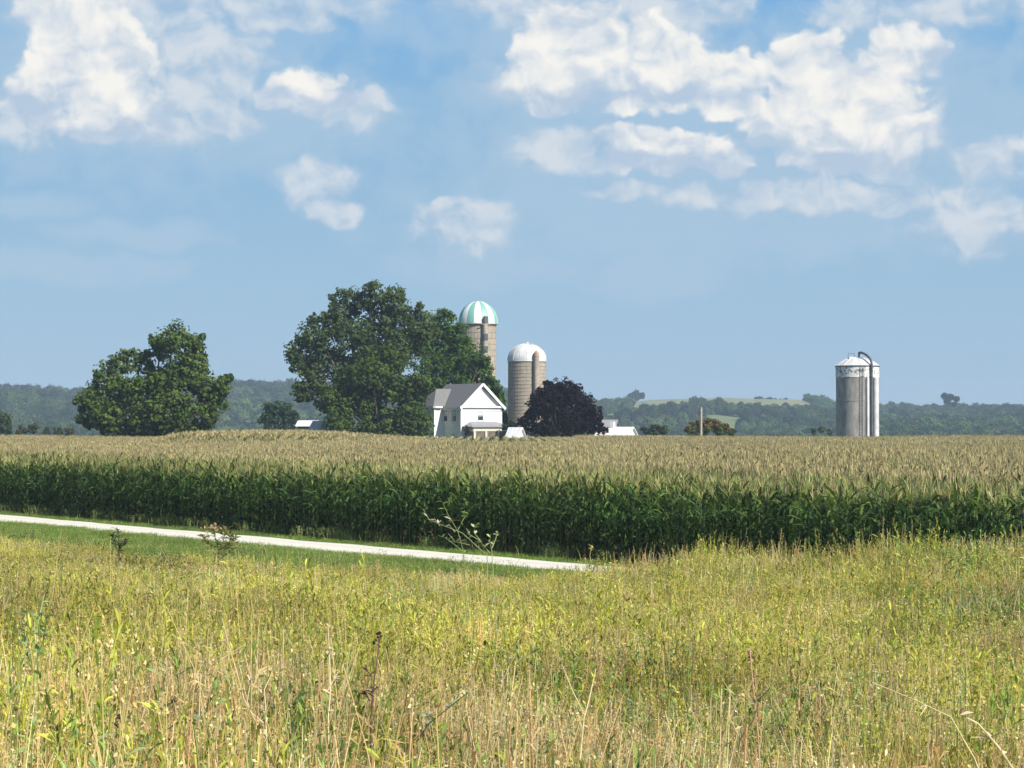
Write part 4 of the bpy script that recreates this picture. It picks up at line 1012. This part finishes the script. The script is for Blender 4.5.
# ------------------------------------------------------------------ haze
hz = MB(); hz.box(-1700, 1700, -420, 3120, -22, 66)
m, nt = new_mat('haze_air')
pv = nd(nt, 'ShaderNodeVolumePrincipled'); pv.inputs['Color'].default_value = (.62, .80, 1.0, 1); pv.inputs['Density'].default_value = .0002; pv.inputs['Anisotropy'].default_value = 0.0
o = nd(nt, 'ShaderNodeOutputMaterial'); lk(nt, pv.outputs[0], o.inputs['Volume'])
h = hz.build('haze', m); tag(h, 'thin bluish summer haze over the valley', 'haze', None, 'stuff')

# ------------------------------------------------------------------ sky, sun
SUN_AZ = math.atan2(.72, -.69); SUN_EL = math.radians(38)
w = bpy.data.worlds.new('World'); SC.world = w; w.use_nodes = True
nt = w.node_tree
for n in list(nt.nodes): nt.nodes.remove(n)
sky = nd(nt, 'ShaderNodeTexSky', sky_type='NISHITA', sun_disc=False); sky.sun_elevation = SUN_EL; sky.sun_rotation = SUN_AZ
sky.altitude = 200; sky.air_density = 1.0; sky.dust_density = .3; sky.ozone_density = 2.0
def mth(op, a, b=None, c=None, clamp=False):
    n = nd(nt, 'ShaderNodeMath', operation=op); n.use_clamp = clamp
    for i, v in enumerate((a, b, c)):
        if v is None: continue
        if isinstance(v, (int, float)): n.inputs[i].default_value = v
        else: lk(nt, v, n.inputs[i])
    return n.outputs[0]
def vmt(op, a, b=None):
    n = nd(nt, 'ShaderNodeVectorMath', operation=op)
    for i, v in enumerate((a, b)):
        if v is None: continue
        if isinstance(v, tuple): n.inputs[i].default_value = v
        else: lk(nt, v, n.inputs[i])
    return n
def mrng(v, a, b, c, d, smooth=True):
    n = nd(nt, 'ShaderNodeMapRange'); n.interpolation_type = 'SMOOTHSTEP' if smooth else 'LINEAR'
    lk(nt, v, n.inputs['Value'])
    for k, q in zip(('From Min', 'From Max', 'To Min', 'To Max'), (a, b, c, d)): n.inputs[k].default_value = q
    return n.outputs[0]
def mixc(f, a, b):
    n = nd(nt, 'ShaderNodeMix', data_type='RGBA')
    if isinstance(f, (int, float)): n.inputs[0].default_value = f
    else: lk(nt, f, n.inputs[0])
    for i, v in ((6, a), (7, b)):
        if isinstance(v, tuple): n.inputs[i].default_value = (*v, 1)
        else: lk(nt, v, n.inputs[i])
    return n.outputs[2]
tc = nd(nt, 'ShaderNodeTexCoord'); sp = nd(nt, 'ShaderNodeSeparateXYZ'); lk(nt, tc.outputs['Generated'], sp.inputs[0])
azm = mth('ARCTAN2', sp.outputs[0], sp.outputs[1]); elv = mth('ARCSINE', sp.outputs[2])
# sky-dome coordinates: azimuth from north and altitude, both in units of 100/2190 rad
U = mth('MULTIPLY', azm, 21.9); V = mth('MULTIPLY', elv, 21.9)
cb = nd(nt, 'ShaderNodeCombineXYZ'); lk(nt, U, cb.inputs[0]); lk(nt, V, cb.inputs[1]); P0 = cb.outputs[0]
def noise(vec, scale, detail, rough=.55):
    n = nd(nt, 'ShaderNodeTexNoise', noise_dimensions='2D'); n.inputs['Scale'].default_value = scale; n.inputs['Detail'].default_value = detail; n.inputs['Roughness'].default_value = rough
    lk(nt, vec, n.inputs['Vector']); return n
n_w = noise(P0, 1.7, 3, .5)
disp = vmt('SUBTRACT', n_w.outputs['Color'], (.5, .5, .5)); disp = vmt('MULTIPLY', disp.outputs[0], (.42, .30, 0))
P1 = vmt('ADD', P0, disp.outputs[0]).outputs[0]
def field(vec, blobs):
    acc = None
    for cx, cy, rx, ry in blobs:
        c = ((cx - 512) / 100, (425 - cy) / 100, 0)
        d = vmt('SUBTRACT', vec, c); d = vmt('MULTIPLY', d.outputs[0], (100 / (rx * 1.10), 100 / (ry * 1.04), 0)); q = vmt('DOT_PRODUCT', d.outputs[0], d.outputs[0]).outputs['Value']
        v = mth('SUBTRACT', 1.0, q)
        v = mth('MAXIMUM', v, -3.0)
        acc = v if acc is None else mth('SMOOTH_MAX', acc, v, .35)
    return acc
BR = [(85, 25, 48, 38), (98, 72, 60, 42), (116, 115, 52, 34), (50, 108, 40, 24), (312, 93, 42, 24), (572, 42, 50, 34), (562, 80, 62, 30), (645, 58, 62, 32), (655, 86, 72, 26), (722, 84, 46, 30),
      (802, 82, 40, 42), (812, 128, 56, 40), (840, 160, 46, 20), (885, 130, 40, 34), (905, 62, 36, 26), (875, 95, 38, 34), (1032, 138, 18, 26), (660, 152, 78, 22), (722, 158, 22, 18)]
MD = [(215, 14, 120, 22), (320, 10, 60, 16), (200, 72, 60, 44), (190, 120, 60, 28), (345, 112, 44, 22), (590, 10, 130, 22), (680, 22, 60, 22), (955, 12, 100, 22), (850, 20, 40, 18), (575, 150, 55, 22),
      (890, 140, 52, 44), (992, 165, 38, 20), (960, 228, 46, 34), (318, 182, 34, 26), (335, 212, 28, 16), (458, 226, 44, 28), (448, 202, 14, 8), (625, 192, 40, 10), (800, 200, 120, 15), (900, 208, 40, 14), (40, 130, 60, 20)]
FT = [(605, 235, 60, 20), (760, 238, 160, 18), (650, 275, 75, 20), (490, 268, 80, 20), (150, 238, 70, 14), (60, 270, 110, 14), (900, 120, 150, 100), (640, 120, 190, 90), (130, 80, 190, 90), (40, 212, 50, 14), (700, 205, 270, 60), (270, 120, 130, 50), (560, 20, 160, 40)]
fB = field(P1, BR); fM = field(P1, MD); fF = field(P1, FT)
def puff(vec):
    """billowing relief: fractal cells softened by noise"""
    v = nd(nt, 'ShaderNodeTexVoronoi', feature='SMOOTH_F1', voronoi_dimensions='2D'); v.inputs['Scale'].default_value = 2.3; v.inputs['Detail'].default_value = 2; v.inputs['Roughness'].default_value = .5
    v.inputs['Smoothness'].default_value = .8; lk(nt, vec, v.inputs['Vector'])
    n = noise(vec, 1.9, 7, .52)
    return mth('ADD', mth('MULTIPLY', mth('SUBTRACT', .66, v.outputs['Distance']), .38), mth('SUBTRACT', n.outputs['Fac'], .5))
sc1 = vmt('MULTIPLY', P1, (1.0, 1.3, 1)).outputs[0]
nn = puff(sc1)
nb = puff(vmt('ADD', sc1, (.05, .13, 0)).outputs[0])
relief = mth('SUBTRACT', nn, nb)
edge = mth('ADD', mth('MULTIPLY', nn, 1.9), .22)
dB = mrng(mth('ADD', fB, edge), -.12, .42, 0, .97)
dH = mrng(mth('ADD', fB, edge), -1.2, .4, 0, .5)
dM = mrng(mth('ADD', fM, edge), -.45, .75, 0, .78)
dF = mrng(mth('ADD', fF, edge), -.9, 1.1, 0, .66)
far_n = noise(P0, .38, 8, .58)
outside = mth('MAXIMUM', mrng(V, 4.6, 6.5, 0, 1), mrng(mth('ABSOLUTE', U), 5.6, 7.5, 0, 1))
dO = mth('MULTIPLY', mth('MULTIPLY', mrng(far_n.outputs['Fac'], .52, .66, 0, .9), outside), mrng(V, .8, 2.2, 0, 1))
big = mth('SUBTRACT', noise(P1, 2.1, 4, .55).outputs['Fac'], .5)
below = mrng(field(vmt('ADD', P1, (0, -.24, 0)).outputs[0], BR), -.9, .5, 0, 1)      # flat, shaded cloud bases
litB = mrng(mth('ADD', mth('ADD', mth('MULTIPLY', relief, 2.2), mth('MULTIPLY', big, 2.2)), mth('MULTIPLY', below, 1.0)), -.25, 1.75, 0, 1)
litM = mrng(mth('ADD', mth('ADD', mth('MULTIPLY', relief, 2.0), mth('MULTIPLY', big, 2.4)), mth('MULTIPLY', fM, .4)), -.7, 1.0, 0, 1)
EXP = 2 ** .65 * .07
def lin(c): return tuple((((v / 255) / 12.92) if v / 255 < .04 else ((v / 255 + .055) / 1.055) ** 2.4) / EXP for v in c)
cB = mixc(litB, lin((184, 203, 224)), lin((253, 250, 243))); cM = mixc(litM, lin((166, 194, 220)), lin((226, 230, 234)))
# clear-sky colour: the sky model overhead, a measured blue near the horizon
cr = nd(nt, 'ShaderNodeValToRGB'); lk(nt, mrng(V, 0, 6, 0, 1, False), cr.inputs['Fac'])
els = cr.color_ramp.elements
stops = [(0.0, (168, 199, 223)), (.1, (160, 194, 221)), (.33, (149, 188, 219)), (.55, (132, 181, 220)), (.72, (110, 173, 226)), (1.0, (104, 160, 216))]
els[0].position = 0; els[1].position = 1
for p, c in stops[1:-1]: els.new(p)
for e, (p, c) in zip(sorted(els, key=lambda q: q.position), stops): e.color = (*[v * EXP for v in lin(c)], 1)
grad = nd(nt, 'ShaderNodeVectorMath', operation='SCALE'); lk(nt, cr.outputs[0], grad.inputs[0]); grad.inputs['Scale'].default_value = 1 / EXP
base = mixc(mrng(V, 5, 14, .92, 0), sky.outputs[0], grad.outputs[0])
base = mixc(mrng(V, -1.5, -.3, 1, 0), base, grad.outputs[0])
c1 = mixc(dF, base, lin((176, 202, 223)))
c1 = mixc(dH, c1, lin((172, 199, 223)))
c2 = mixc(dM, c1, cM); c3 = mixc(dB, c2, cB); c4 = mixc(dO, c3, mixc(litM, lin((176, 194, 216)), lin((246, 242, 236))))
bg = nd(nt, 'ShaderNodeBackground'); lk(nt, c4, bg.inputs['Color']); bg.inputs['Strength'].default_value = .07
ow = nd(nt, 'ShaderNodeOutputWorld'); lk(nt, bg.outputs[0], ow.inputs['Surface'])
w.cycles.sampling_method = 'MANUAL'; w.cycles.sample_map_resolution = 512

sd = bpy.data.lights.new('sun', 'SUN'); sd.energy = 4.2; sd.angle = math.radians(.53); sd.color = (1, .94, .84)
so = bpy.data.objects.new('sun', sd); COL.objects.link(so)
dv = Vector((math.sin(SUN_AZ) * math.cos(SUN_EL), math.cos(SUN_AZ) * math.cos(SUN_EL), math.sin(SUN_EL)))
so.rotation_euler = dv.to_track_quat('Z', 'Y').to_euler(); so.location = dv * 60

# ------------------------------------------------------------------ camera and render settings
cd = bpy.data.cameras.new('camera'); cd.sensor_width = 36; cd.lens = F / 1024 * 36; cd.clip_start = .1; cd.clip_end = 9000
co = bpy.data.objects.new('camera', cd); COL.objects.link(co)
co.location = (0, 0, CZ); co.rotation_euler = (math.pi / 2 + math.atan((HY - 384) / F), 0, 0)
SC.camera = co
SC.render.engine = 'CYCLES'
SC.cycles.use_denoising = True; SC.cycles.use_adaptive_sampling = True; SC.cycles.adaptive_threshold = .02
SC.cycles.max_bounces = 5; SC.cycles.diffuse_bounces = 3; SC.cycles.transparent_max_bounces = 6; SC.cycles.volume_bounces = 0
SC.cycles.transmission_bounces = 3; SC.cycles.sample_clamp_indirect = 6
SC.view_settings.view_transform = 'Standard'; SC.view_settings.look = 'None'; SC.view_settings.gamma = 1
SC.view_settings.exposure = .65
